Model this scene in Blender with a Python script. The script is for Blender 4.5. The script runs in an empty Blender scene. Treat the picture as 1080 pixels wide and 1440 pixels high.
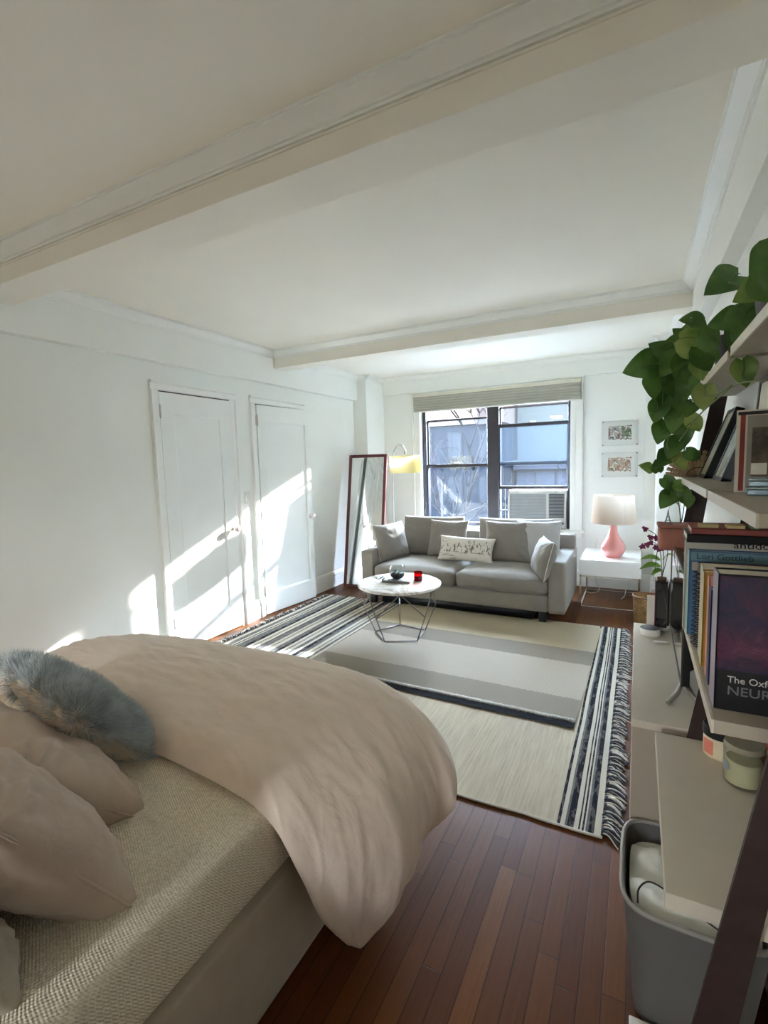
import bpy, bmesh, math, random
from math import sin, cos, pi, radians, sqrt, exp
from mathutils import Vector, Matrix, Euler, noise, Quaternion
import numpy as np

SC = bpy.context.scene
COL = SC.collection
random.seed(7)

# ------------------------------------------------------------------ materials
def lin(c):
    return tuple((v / 12.92) if v <= 0.04045 else ((v + 0.055) / 1.055) ** 2.4 for v in c)
def rgb(r, g, b):
    return lin((r / 255, g / 255, b / 255)) + (1,)

class NT:
    def __init__(s, name):
        s.m = bpy.data.materials.new(name); s.m.use_nodes = True
        s.t = s.m.node_tree; s.t.nodes.clear()
        s.out = s.n('ShaderNodeOutputMaterial')
        s._tc = None
    def n(s, typ, **k):
        nd = s.t.nodes.new(typ)
        for a, v in k.items():
            setattr(nd, a, v)
        return nd
    def l(s, a, b): s.t.links.new(a, b)
    def obj(s):
        if s._tc is None: s._tc = s.n('ShaderNodeTexCoord')
        return s._tc.outputs['Object']
    def mapping(s, scale=(1, 1, 1), src=None, rot=(0, 0, 0)):
        mp = s.n('ShaderNodeMapping')
        mp.inputs['Scale'].default_value = scale; mp.inputs['Rotation'].default_value = rot
        s.l(src or s.obj(), mp.inputs['Vector']); return mp.outputs[0]
    def noise(s, scale=5, detail=3, rough=.5, vec=None, dist=0):
        nd = s.n('ShaderNodeTexNoise'); nd.inputs['Scale'].default_value = scale
        nd.inputs['Detail'].default_value = detail; nd.inputs['Roughness'].default_value = rough
        nd.inputs['Distortion'].default_value = dist
        s.l(vec if vec is not None else s.obj(), nd.inputs['Vector']); return nd.outputs['Fac']
    def ramp(s, fac, stops, interp='LINEAR'):
        r = s.n('ShaderNodeValToRGB'); cr = r.color_ramp; cr.interpolation = interp
        while len(cr.elements) > 1: cr.elements.remove(cr.elements[-1])
        cr.elements[0].position = stops[0][0]; cr.elements[0].color = stops[0][1]
        for p, c in stops[1:]:
            e = cr.elements.new(p); e.color = c
        s.l(fac, r.inputs[0]); return r.outputs[0]
    def math(s, op, a, b=0.0, c=0.0, clamp=False):
        nd = s.n('ShaderNodeMath', operation=op, use_clamp=clamp)
        for i, v in enumerate((a, b, c)):
            if isinstance(v, (int, float)): nd.inputs[i].default_value = v
            else: s.l(v, nd.inputs[i])
        return nd.outputs[0]
    def mix(s, fac, a, b, blend='MIX'):
        nd = s.n('ShaderNodeMix', data_type='RGBA', blend_type=blend)
        for sock, v in ((nd.inputs[0], fac), (nd.inputs[6], a), (nd.inputs[7], b)):
            if isinstance(v, (int, float)): sock.default_value = v
            elif isinstance(v, tuple): sock.default_value = v
            else: s.l(v, sock)
        return nd.outputs[2]
    def xyz(s, src=None):
        nd = s.n('ShaderNodeSeparateXYZ'); s.l(src or s.obj(), nd.inputs[0]); return nd.outputs
    def white(s, v, dim='1D'):
        nd = s.n('ShaderNodeTexWhiteNoise', noise_dimensions=dim)
        s.l(v, nd.inputs['W'] if dim == '1D' else nd.inputs['Vector']); return nd.outputs['Value']
    def bsdf(s, color, rough=.5, metal=0., bump=None, bstr=.3, bdist=.002, **k):
        b = s.n('ShaderNodeBsdfPrincipled')
        if isinstance(color, tuple): b.inputs['Base Color'].default_value = color
        else: s.l(color, b.inputs['Base Color'])
        if isinstance(rough, (int, float)): b.inputs['Roughness'].default_value = rough
        else: s.l(rough, b.inputs['Roughness'])
        b.inputs['Metallic'].default_value = metal
        for kk, v in k.items():
            b.inputs[kk.replace('_', ' ')].default_value = v
        if bump is not None:
            bp = s.n('ShaderNodeBump'); bp.inputs['Strength'].default_value = bstr
            bp.inputs['Distance'].default_value = bdist
            s.l(bump, bp.inputs['Height']); s.l(bp.outputs[0], b.inputs['Normal'])
        s.l(b.outputs[0], s.out.inputs[0]); return b

MATS = {}
def simple(name, col, rough=.5, metal=0., var=.06, nscale=12, bstr=.15, bdist=.001, bscale=60, **k):
    if name in MATS: return MATS[name]
    t = NT(name)
    f = t.noise(nscale, 3)
    dark = tuple(c * (1 - var) for c in col[:3]) + (1,); lite = tuple(min(1, c * (1 + var)) for c in col[:3]) + (1,)
    c = t.ramp(f, [(.3, dark), (.7, lite)])
    t.bsdf(c, rough, metal, t.noise(bscale, 2), bstr, bdist, **k)
    MATS[name] = t.m; return t.m

def fabric(name, col, weave=500, var=.08, bstr=.5, fold=0, aniso=(1, 1, 1), bdist=.002, wr=9, wrs=.005):
    if name in MATS: return MATS[name]
    t = NT(name)
    v = t.mapping(aniso)
    f = t.noise(9, 4, .6, v)
    fine = t.noise(weave, 1, .5, v)
    dark = tuple(c * (1 - var) for c in col[:3]) + (1,); lite = tuple(min(1, c * (1 + var)) for c in col[:3]) + (1,)
    c = t.ramp(f, [(.3, dark), (.7, lite)])
    c = t.mix(t.math('MULTIPLY', fine, .3), c, dark)
    wrk = t.noise(wr, 4, .55, v, .6)
    h = t.math('ADD', t.math('MULTIPLY', fine, .12), t.math('MULTIPLY', wrk, wrs / .001 * .25))
    b = t.bsdf(c, .9, 0, h, bstr, bdist)
    b.inputs['Sheen Weight'].default_value = .25
    b.inputs['Specular IOR Level'].default_value = .12
    MATS[name] = t.m; return t.m

WALL = simple('wall_paint', rgb(238, 240, 236), .55, var=.012, nscale=3, bstr=.12, bdist=.002, bscale=25)
CEIL = simple('ceiling_paint', rgb(240, 236, 226), .7, var=.012, nscale=3, bstr=.1, bdist=.002, bscale=20)
TRIM = simple('trim_paint', rgb(240, 241, 237), .3, var=.015, nscale=5, bstr=.06, bscale=40)
DOORP = simple('door_paint', rgb(238, 240, 237), .32, var=.015, nscale=5, bstr=.06, bscale=40)
BLACKF = simple('window_frame_paint', rgb(52, 50, 56), .4, var=.1)
CHROME = simple('chrome', (.75, .74, .73, 1), .18, 1., var=.02, bstr=0.02)
STEEL = simple('brushed_steel', (.5, .49, .47, 1), .32, 1., var=.05, bstr=.05)
BRASSY = simple('hinge_metal', rgb(206, 200, 196), .35, .35)
WHITEL = simple('white_lacquer', rgb(233, 231, 226), .22, var=.01, bstr=.02)
SHELFW = simple('cream_laminate', rgb(214, 206, 190), .4, var=.02, bstr=.03)
SHELF_SHADED = simple('cream_laminate_shaded', rgb(178, 168, 152), .45, var=.03, bstr=.03)  # cream laminate with the shade of boards and sides in its colour
DARKW = simple('dark_espresso_wood', rgb(52, 36, 33), .5, var=.2, nscale=30, bstr=.1)
PAPER = simple('paper', rgb(232, 228, 216), .8, var=.02)
BLACKP = simple('black_plastic', rgb(26, 27, 30), .35, var=.1)
TERRAIN = None

def wood_floor():
    t = NT('oak_strip_floor')
    x, y, z = t.xyz()
    PW = .0605
    row = t.math('FLOOR', t.math('DIVIDE', x, PW))
    rnd = t.white(row)
    yo = t.math('ADD', t.math('DIVIDE', y, .75), t.math('MULTIPLY', rnd, 7.3))
    seg = t.math('FLOOR', yo)
    pid = t.math('ADD', t.math('MULTIPLY', row, 13.37), t.math('MULTIPLY', seg, 3.11))
    pr = t.white(pid)
    base = t.ramp(pr, [(0, rgb(94, 50, 22)), (.3, rgb(112, 66, 28)), (.55, rgb(99, 54, 24)), (.8, rgb(130, 80, 36)), (1, rgb(80, 44, 20))])
    gv = t.mapping((55, 2.2, 1))
    g = t.noise(2.2, 6, .65, gv, .4)
    base = t.mix(t.math('MULTIPLY', g, .7), base, rgb(56, 30, 15))
    big = t.noise(1.6, 3)
    base = t.mix(t.math('MULTIPLY', big, .25), base, rgb(66, 42, 28))
    fx = t.math('FRACT', t.math('DIVIDE', x, PW))
    ex = t.math('MINIMUM', fx, t.math('SUBTRACT', 1.0, fx))
    fy = t.math('FRACT', yo)
    ey = t.math('MULTIPLY', t.math('MINIMUM', fy, t.math('SUBTRACT', 1.0, fy)), 12)
    e = t.math('MINIMUM', ex, ey)
    gap = t.math('SMOOTH_MIN', t.math('DIVIDE', e, .035), 1.0, .1)
    gap = t.math('MINIMUM', gap, 1.0, clamp=True)
    col = t.mix(gap, rgb(36, 22, 16), base)
    rough = t.math('ADD', .34, t.math('MULTIPLY', g, .22))
    h = t.math('ADD', gap, t.math('MULTIPLY', g, .15))
    t.bsdf(col, rough, 0, h, .35, .0012, Specular_IOR_Level=.10)
    return t.m

# ------------------------------------------------------------------ mesh helpers
def finish(name, bm, mats, parent=None, smooth=False, loc=None, auto=None):
    bmesh.ops.recalc_face_normals(bm, faces=bm.faces)
    me = bpy.data.meshes.new(name); bm.to_mesh(me); bm.free()
    for m in (mats if isinstance(mats, (list, tuple)) else [mats]): me.materials.append(m)
    if smooth:
        for p in me.polygons: p.use_smooth = True
        if auto:
            me.set_sharp_from_angle(angle=radians(auto))
    o = bpy.data.objects.new(name, me); COL.objects.link(o)
    if parent: o.parent = parent
    if loc: o.location = loc
    return o

def tag(o, label=None, cat=None, group=None, kind=None):
    if label: o['label'] = label
    if cat: o['category'] = cat
    if group: o['group'] = group
    if kind: o['kind'] = kind
    return o
def thing(name, label, cat, loc=(0, 0, 0), rz=0, group=None):
    o = bpy.data.objects.new(name, None); COL.objects.link(o)
    o.location = loc; o.rotation_euler = (0, 0, rz); o.empty_display_size = .05
    return tag(o, label, cat, group)
def struct(name, bm, m, parent=None, **k):
    o = finish(name, bm, m, parent, **k)
    if parent is None: o['kind'] = 'structure'
    return o

def box(bm, x0, x1, y0, y1, z0, z1, mi=0, M=None):
    vs = [bm.verts.new((x, y, z)) for x in (x0, x1) for y in (y0, y1) for z in (z0, z1)]
    if M is not None:
        for v in vs: v.co = M @ v.co
    fs = []
    for q in ((0, 1, 3, 2), (4, 6, 7, 5), (0, 4, 5, 1), (2, 3, 7, 6), (0, 2, 6, 4), (1, 5, 7, 3)):
        f = bm.faces.new([vs[i] for i in q]); f.material_index = mi; fs.append(f)
    return vs, fs
def bevel_all(bm, w=.003, seg=2):
    bmesh.ops.remove_doubles(bm, verts=bm.verts, dist=1e-6)
    bmesh.ops.bevel(bm, geom=list(bm.edges), offset=w, segments=seg, affect='EDGES', profile=.6, clamp_overlap=True)
def boxobj(name, b, m, parent=None, bev=.003, seg=2, st=False, **k):
    bm = bmesh.new(); box(bm, *b)
    if bev: bevel_all(bm, bev, seg)
    return (struct if st else finish)(name, bm, m, parent, **k)
def multibox(name, bs, m, parent=None, bev=.002, st=False, seg=1, **k):
    bm = bmesh.new()
    for b in bs:
        b2 = bmesh.new(); box(b2, *b)
        if bev: bevel_all(b2, bev, seg)
        me = bpy.data.meshes.new('t'); b2.to_mesh(me); b2.free(); bm.from_mesh(me); bpy.data.meshes.remove(me)
    return (struct if st else finish)(name, bm, m, parent, **k)

def tube(bm, pts, r, n=8, mi=0, closed=False, cap=True):
    pts = [Vector(p) for p in pts]; N = len(pts)
    rings = []; prev = None
    for i, p in enumerate(pts):
        if closed: t = pts[(i + 1) % N] - pts[i - 1]
        else: t = pts[min(i + 1, N - 1)] - pts[max(i - 1, 0)]
        if t.length < 1e-9: t = Vector((0, 0, 1))
        t.normalize()
        if prev is None:
            a = Vector((0, 0, 1)) if abs(t.z) < .9 else Vector((1, 0, 0))
            nrm = t.cross(a).normalized()
        else:
            nrm = (prev - t * prev.dot(t))
            if nrm.length < 1e-6: nrm = t.orthogonal()
            nrm.normalize()
        prev = nrm; bn = t.cross(nrm)
        rr = r[i] if isinstance(r, (list, tuple)) else r
        rings.append([bm.verts.new(p + (nrm * cos(2 * pi * k / n) + bn * sin(2 * pi * k / n)) * rr) for k in range(n)])
    M = N if closed else N - 1
    for i in range(M):
        a, b = rings[i], rings[(i + 1) % N]
        for k in range(n):
            f = bm.faces.new((a[k], a[(k + 1) % n], b[(k + 1) % n], b[k])); f.material_index = mi; f.smooth = True
    if cap and not closed:
        for rg in (rings[0], rings[-1]):
            f = bm.faces.new(rg); f.material_index = mi
def smoothpath(ctrl, sub=8):
    c = [Vector(p) for p in ctrl]; out = []
    for i in range(len(c) - 1):
        p0 = c[max(i - 1, 0)]; p1 = c[i]; p2 = c[i + 1]; p3 = c[min(i + 2, len(c) - 1)]
        for k in range(sub):
            t = k / sub
            out.append(.5 * ((2 * p1) + (p2 - p0) * t + (2 * p0 - 5 * p1 + 4 * p2 - p3) * t * t + (3 * p1 - p0 - 3 * p2 + p3) * t ** 3))
    out.append(c[-1]); return out
def lathe(bm, prof, n=32, center=(0, 0, 0), mi=0, cap0=True, cap1=True):
    cx, cy, cz = center; rings = []
    for r, z in prof:
        rings.append([bm.verts.new((cx + r * cos(2 * pi * k / n), cy + r * sin(2 * pi * k / n), cz + z)) for k in range(n)])
    for a, b in zip(rings, rings[1:]):
        for k in range(n):
            f = bm.faces.new((a[k], a[(k + 1) % n], b[(k + 1) % n], b[k])); f.material_index = mi; f.smooth = True
    if cap0: f = bm.faces.new(rings[0]); f.material_index = mi
    if cap1: f = bm.faces.new(rings[-1]); f.material_index = mi
def prism(bm, poly, axis, a0, a1, mi=0):
    """poly: 2D points in the plane normal to axis (0=x:(y,z), 1=y:(x,z), 2=z:(x,y))"""
    def mk(p, a):
        return {0: (a, p[0], p[1]), 1: (p[0], a, p[1]), 2: (p[0], p[1], a)}[axis]
    v0 = [bm.verts.new(mk(p, a0)) for p in poly]; v1 = [bm.verts.new(mk(p, a1)) for p in poly]
    n = len(poly)
    for i in range(n):
        f = bm.faces.new((v0[i], v0[(i + 1) % n], v1[(i + 1) % n], v1[i])); f.material_index = mi
    bm.faces.new(v0).material_index = mi; bm.faces.new(v1).material_index = mi
def grid(bm, nu, nv, fn, mi=0, closeu=False):
    V = [[bm.verts.new(fn(i / (nu - 1) if not closeu else i / nu, j / (nv - 1))) for j in range(nv)] for i in range(nu)]
    for i in range(nu if closeu else nu - 1):
        for j in range(nv - 1):
            i2 = (i + 1) % nu
            f = bm.faces.new((V[i][j], V[i2][j], V[i2][j + 1], V[i][j + 1])); f.material_index = mi; f.smooth = True
    return V

def fbm(p, s, oct=3):
    v = 0; a = 1
    for o in range(oct):
        v += a * noise.noise(Vector(p) * s); s *= 2.1; a *= .5
    return v
def pillow_bm(w, h, t, seed=0, pinch=.06, N=30, wr=.006, power=.42, sag=0.0, box_=0.0):
    """an upright pillow: width along x, height along z from 0, thickness along y"""
    bm = bmesh.new()
    off = Vector((seed * 3.7, seed * 1.3, seed * 5.1))
    layers = []
    for side in (1, -1):
        L = []
        for i in range(N + 1):
            row = []
            for j in range(N + 1):
                u = -1 + 2 * i / N; v = -1 + 2 * j / N
                # denser towards the edge
                uu = sin(u * pi / 2) * .5 + u * .5; vv = sin(v * pi / 2) * .5 + v * .5
                prof = (max(0, 1 - abs(uu) ** 2.6) * max(0, 1 - abs(vv) ** 2.6)) ** power
                x = w / 2 * uu * (1 - pinch * (1 - vv * vv)); z = h / 2 * vv * (1 - pinch * (1 - uu * uu))
                z -= sag * (1 - uu * uu) * (vv + 1) * .5 * h
                y = side * t / 2 * prof
                p = Vector((x, y, z))
                edge = min(1 - abs(uu), 1 - abs(vv))
                d = fbm(p + off, 7, 3) * wr * (1 if side > 0 else .9)
                cr = sin((abs(uu) - abs(vv)) * 14 + fbm(p + off, 6, 2) * 3) * wr * .5 * max(0, abs(uu) * abs(vv))
                crn = 0.0
                if wr > .012:
                    for cx_, cz_ in ((1, 1), (-1, 1), (1, -1), (-1, -1)):
                        ddx, ddz = uu - cx_, vv - cz_; rr_c = sqrt(ddx * ddx + ddz * ddz)
                        crn += sin(math.atan2(ddz, ddx) * 15 + seed + cx_) * exp(-(rr_c / .55) ** 2) * .010 * min(1, rr_c * 5)
                y += side * (d + cr + crn) * min(1, edge * 6)
                x += fbm(p + off + Vector((9, 0, 0)), 5, 2) * wr * .6
                row.append((x, y, z + h / 2))
            L.append(row)
        layers.append(L)
    V = []
    for s, L in enumerate(layers):
        vv = []
        for i in range(N + 1):
            r = []
            for j in range(N + 1):
                if s == 1 and (i in (0, N) or j in (0, N)): r.append(V[0][i][j])
                else: r.append(bm.verts.new(L[i][j]))
            vv.append(r)
        V.append(vv)
    for s in range(2):
        for i in range(N):
            for j in range(N):
                try:
                    f = bm.faces.new((V[s][i][j], V[s][i + 1][j], V[s][i + 1][j + 1], V[s][i][j + 1])); f.smooth = True
                except ValueError: pass
    return bm
def pillow_edge(w, h, pinch=.06, N=40):
    pts = []
    for k in range(4 * N):
        s, q = divmod(k, N); a = -1 + 2 * q / N
        u, v = [(a, -1), (1, a), (-a, 1), (-1, -a)][s]
        pts.append((w / 2 * u * (1 - pinch * (1 - v * v)), 0, h / 2 * v * (1 - pinch * (1 - u * u)) + h / 2))
    return pts
def rbox_bm(x0, x1, y0, y1, z0, z1, r=.03, puff=0.0, N=14, seed=0, wr=.002):
    """soft rounded box (upholstery cushion) with puffed faces"""
    bm = bmesh.new()
    box(bm, -1, 1, -1, 1, -1, 1)
    bmesh.ops.subdivide_edges(bm, edges=bm.edges[:], cuts=N, use_grid_fill=True)
    sx, sy, sz = (x1 - x0) / 2, (y1 - y0) / 2, (z1 - z0) / 2
    cx, cy, cz = (x0 + x1) / 2, (y0 + y1) / 2, (z0 + z1) / 2
    for v in bm.verts:
        p = Vector((v.co.x * sx, v.co.y * sy, v.co.z * sz))
        rr = min(r, sx, sy, sz)
        q = Vector((max(-sx + rr, min(sx - rr, p.x)), max(-sy + rr, min(sy - rr, p.y)), max(-sz + rr, min(sz - rr, p.z))))
        d = p - q
        if d.length > 1e-9: p = q + d.normalized() * rr
        u, w, t = v.co.x, v.co.y, v.co.z
        if puff:
            p.z += puff * (1 - u * u) * (1 - w * w) * (1 if t > 0 else -.2) * abs(t)
            p.y += puff * .5 * (1 - u * u) * (1 - t * t) * w
        dd = fbm(p + Vector((seed, seed * 2, 0)), 8, 2) * wr
        p += p.normalized() * dd
        v.co = p + Vector((cx, cy, cz))
    for f in bm.faces: f.smooth = True
    return bm
def xf(bm, M):
    bmesh.ops.transform(bm, matrix=M, verts=bm.verts); return bm
def TR(loc, rx=0, ry=0, rz=0):
    return Matrix.Translation(loc) @ Euler((radians(rx), radians(ry), radians(rz))).to_matrix().to_4x4()

def textmesh(name, s, size, mat, parent, M, depth=.0006, align='LEFT', bold=False, font=None, sx=1.0):
    cu = bpy.data.curves.new(name, 'FONT'); cu.body = s; cu.size = size; cu.extrude = depth; cu.align_x = align
    if bold: cu.offset = size * .012
    tmp = bpy.data.objects.new(name, cu)
    COL.objects.link(tmp); dg = bpy.context.evaluated_depsgraph_get(); dg.update()
    me = bpy.data.meshes.new_from_object(tmp.evaluated_get(dg)); me.name = name
    bpy.data.objects.remove(tmp); bpy.data.curves.remove(cu)
    me.materials.clear(); me.materials.append(mat)
    o = bpy.data.objects.new(name, me); COL.objects.link(o); o.parent = parent
    o.matrix_local = M @ Matrix.Diagonal((sx, 1, 1, 1)); return o

# crown moulding profile: (out, down) from the ceiling/wall corner
def crown_profile(w, h):
    return [(0, 0), (w, 0), (w, h * .10), (w * .86, h * .10), (w * .86, h * .20), (w * .55, h * .46), (w * .26, h * .74), (w * .26, h * .84), (w * .14, h * .84), (w * .14, h), (0, h)]
# ------------------------------------------------------------------ room shell
XL, XR, YB, YR, ZC = -3.334, .37, 6.07, -2.2, 2.65
FLOORM = wood_floor()
boxobj('floor', (XL - .2, XR + .2, YR - .2, YB + .3, -.12, 0), FLOORM, bev=0, st=True)
boxobj('ceiling', (XL - .2, XR + .2, YR - .2, YB + .3, ZC, ZC + .15), CEIL, bev=0, st=True)
boxobj('wall_left', (XL - .2, XL, YR - .2, YB + .23, -.1, ZC), WALL, bev=0, st=True)
boxobj('wall_right', (XR, XR + .2, YR - .2, YB + .23, -.1, ZC), WALL, bev=0, st=True)
RX0, RX1, RZ0, RZ1 = -1.5, -1.15, 1.05, 1.65  # opening for an added, unseen rear window that brightens the room
multibox('wall_front', [(XL, RX0, YR - .2, YR, -.1, ZC), (RX1, XR, YR - .2, YR, -.1, ZC), (RX0, RX1, YR - .2, YR, -.1, RZ0), (RX0, RX1, YR - .2, YR, RZ1, ZC)], WALL, bev=0, st=True)
multibox('window_rear_added', [(RX0, RX0 + .05, YR - .12, YR - .04, RZ0, RZ1), (RX1 - .05, RX1, YR - .12, YR - .04, RZ0, RZ1), (-1.31, -1.29, YR - .12, YR - .04, RZ0, RZ1),
                      (RX0, RX1, YR - .12, YR - .04, RZ0, RZ0 + .05), (RX0, RX1, YR - .12, YR - .04, RZ1 - .05, RZ1), (RX0, RX1, YR - .1, YR - .06, 1.43, 1.46)], TRIM, bev=.003, st=True)
WX0, WX1, WZ0, WZ1 = -2.60, -.69, .64, 2.28
multibox('wall_back', [(XL, WX0, YB, YB + .23, -.1, ZC), (WX1, XR, YB, YB + .23, -.1, ZC),
                       (WX0, WX1, YB, YB + .23, -.1, WZ0), (WX0, WX1, YB, YB + .23, WZ1, ZC)], WALL, bev=0, st=True)
# beams
BB = (1.43, 1.64, 2.49); SB = (3.94, 4.12, 2.487)
boxobj('trim_1', (XL, XR, BB[0], BB[1], BB[2], ZC), CEIL, bev=.002, st=True)
boxobj('trim_2', (XL, XR, SB[0], SB[1], SB[2], ZC), CEIL, bev=.002, st=True)
# soffits left and right, and the low boxed head over the window
boxobj('trim_3', (XL, -3.27, YR, 5.58, 2.33, ZC), WALL, bev=.002, st=True)
boxobj('trim_4', (.302, XR, YR, 5.58, 2.33, ZC), WALL, bev=.002, st=True)
boxobj('trim_5', (-3.14, .17, YB - .03, YB, 2.43, ZC), WALL, bev=.002, st=True)
# corner columns
boxobj('trim_6', (XL, -3.14, 5.58, YB, 0, ZC), WALL, bev=.002, st=True)
multibox('trim_7', [(.165, XR, 5.45, YB, 0, ZC), (.06, .166, YB - .03, YB, 0, ZC)], WALL, bev=.002, st=True)
# crown mouldings
cp = crown_profile(.07, .066)
def crown(name, runs):
    bm = bmesh.new()
    for ax, sgn, base, a0, a1 in runs:
        # ax 1: runs along y at x=base, out direction sgn in x ; ax 0: runs along x at y=base
        prism(bm, [(base + sgn * o, ZC - d) for o, d in cp], 1 if ax == 1 else 0, a0, a1)
    return struct(name, bm, TRIM)
crown('trim_8', [(1, 1, -3.27, BB[1], SB[0]), (1, -1, .302, BB[1], SB[0]), (0, -1, SB[0], -3.27, .302), (0, 1, BB[1], -3.27, .302)])
crown('trim_9', [(0, -1, BB[0], -3.27, .302), (1, 1, -3.27, YR, BB[0]), (1, -1, .302, YR, BB[0])])
crown('trim_10', [(0, -1, YB - .03, -3.14, .165), (1, 1, -3.27, SB[1], 5.58), (1, -1, .302, SB[1], 5.58), (0, 1, SB[1], -3.27, .302),
                  (0, -1, 5.58, -3.27, -3.14), (1, 1, -3.14, 5.58, YB), (1, -1, .165, 5.45, YB), (0, -1, 5.45, .165, .302)])
# thin second bead on the front of the near beam
boxobj('trim_11', (-3.27, .302, BB[0] - .006, BB[0], 2.572, 2.58), CEIL, bev=.002, st=True)

# baseboards
bprof = [(0, 0), (.022, 0), (.022, .125), (.017, .13), (.02, .137), (.02, .165), (.014, .172), (.014, .182), (.008, .19), (0, .192)]
def base_run(bm, ax, sgn, base, a0, a1):
    prism(bm, [(base + sgn * o, z) for o, z in bprof], 1 if ax == 1 else 0, a0, a1)
def baseboard(name, runs):
    bm = bmesh.new()
    for r in runs: base_run(bm, *r)
    return struct(name, bm, TRIM)
baseboard('baseboard_left', [(1, 1, XL, YR, 2.545), (1, 1, XL, 3.428, 3.628), (1, 1, XL, 4.485, 5.58), (0, -1, 5.58, XL, -3.12), (1, 1, -3.14, 5.56, YB)])
baseboard('baseboard_back', [(0, -1, YB, -3.14, .06), (0, -1, YB - .03, .04, .165)])
baseboard('baseboard_right', [(1, -1, XR, YR, 5.45), (0, -1, 5.45, .145, XR), (1, -1, .165, 5.43, YB)])
baseboard('baseboard_front', [(0, 1, YR, XL, XR)])

# ------------------------------------------------------------------ doors
def casing(bm, y0, y1, zt, x=XL, w=.072):
    prof = [(0, 0), (.012, 0), (.016, .008), (.016, w - .026), (.022, w - .02), (.03, w - .016), (.03, w), (0, w)]   # (out, across from the opening)
    prism(bm, [(x + o, y0 + w - a) for o, a in prof], 2, 0, zt - w)
    prism(bm, [(x + o, y1 - w + a) for o, a in prof], 2, 0, zt - w)
    prism(bm, [(x + o, zt - w + a) for o, a in prof], 1, y0, y1)
def door_slab(bm, w, h, p, M, t=.036):
    """slab in local coords: y 0..w, z .01..h, front face at x=t; p=(y0,y1,z0,z1) recessed panel"""
    y0, y1, z0, z1 = p
    for b in ((0, t, 0, y0, .012, h), (0, t, y1, w, .012, h), (0, t, y0, y1, .012, z0), (0, t, y0, y1, z1, h), (0, t - .016, y0, y1, z0, z1)):
        box(bm, *b, M=M)
def bead(bm, p, t, M):
    y0, y1, z0, z1 = p; s = .014
    for poly, ax, a0, a1 in (([(t - .016, y0), (t, y0), (t - .004, y0 + s), (t - .016, y0 + s)], 2, z0, z1),
                             ([(t - .016, y1), (t, y1), (t - .004, y1 - s), (t - .016, y1 - s)], 2, z0, z1)):
        prism(bm, poly, ax, a0, a1)
    prism(bm, [(t - .016, z0), (t, z0), (t - .004, z0 + s), (t - .016, z0 + s)], 1, y0, y1)
    prism(bm, [(t - .016, z1), (t, z1), (t - .004, z1 - s), (t - .016, z1 - s)], 1, y0, y1)
    bmesh.ops.transform(bm, matrix=M, verts=bm.verts)
KNOBM = simple('crystal_knob', rgb(226, 214, 216), .12, .25, var=.05, bstr=0, Coat_Weight=.6)
def knob(root, M):
    bm = bmesh.new(); lathe(bm, [(.001, 0), (.024, 0), (.026, .003), (.022, .006), (.009, .008), (.008, .026)], 20, cap0=True)
    xf(bm, M @ Matrix.Rotation(pi / 2, 4, 'Y')); o = finish('knob_rosette', bm, BRASSY, root, smooth=True, auto=40)
    bm = bmesh.new(); lathe(bm, [(.010, .026), (.020, .03), (.031, .040), (.033, .05), (.027, .062), (.014, .069), (.002, .070)], 12)
    for f in bm.faces: f.smooth = False
    xf(bm, M @ Matrix.Rotation(pi / 2, 4, 'Y')); finish('door_knob', bm, KNOBM, root)
def hinge(root, M):
    bm = bmesh.new()
    box(bm, 0, .004, -.022, .0, -.045, .045, M=M)
    for k in range(5): 
        b2 = [(-.001)]
    pts = [M @ Vector((.008, -.001, z)) for z in (-.055, .055)]
    tube(bm, pts, .0065, 8)
    for z in (-.03, -.01, .01, .03):
        tube(bm, [M @ Vector((.008, -.001, z - .008)), M @ Vector((.008, -.001, z + .008))], .008, 8)
    finish('hinge', bm, BRASSY, root)
def make_door(n, y0, y1, slab0, w, p, ang, label=None):
    root = bpy.data.objects.new('door_%d' % n, None); COL.objects.link(root); root['kind'] = 'structure'
    bm = bmesh.new(); casing(bm, y0, y1, 2.195); finish('door_casing', bm, TRIM, root)
    M = Matrix.Translation((XL + .001, slab0, 0)) @ Matrix.Rotation(radians(-ang), 4, 'Z')
    t = .012 if ang == 0 else .02
    bm = bmesh.new(); door_slab(bm, w, 2.112, p, M, t); finish('door_panel', bm, DOORP, root)
    bm = bmesh.new(); bead(bm, p, t, M); finish('panel_moulding', bm, DOORP, root)
    knob(root, M @ Matrix.Translation((t, w - .04, .945)))
    for z in (1.96, .26): hinge(root, M @ Matrix.Translation((t - .004, 0, z)))
    # black strip painting in the shade of the gap over the slab
    bm = bmesh.new(); box(bm, XL, XL + .004, slab0, slab0 + w, 2.1125, 2.122); finish('door_gap', bm, BLACKP, root)
make_door(1, 2.541, 3.431, 2.616, .745, (.125, .628, .215, 1.95), 0)
make_door(2, 3.624, 4.487, 3.706, .757, (.112, .70, .215, 1.96), 5.2)

# light switch
r = thing('light_switch', 'white double rocker light switch on the wall between the two doors', 'light switch', (XL, 3.527, 1.215))
boxobj('switch_plate', (0, .006, -.036, .036, -.06, .06), WHITEL, r, bev=.002)
boxobj('rocker', (.005, .012, -.02, .02, -.034, .034), WHITEL, r, bev=.002)

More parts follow.
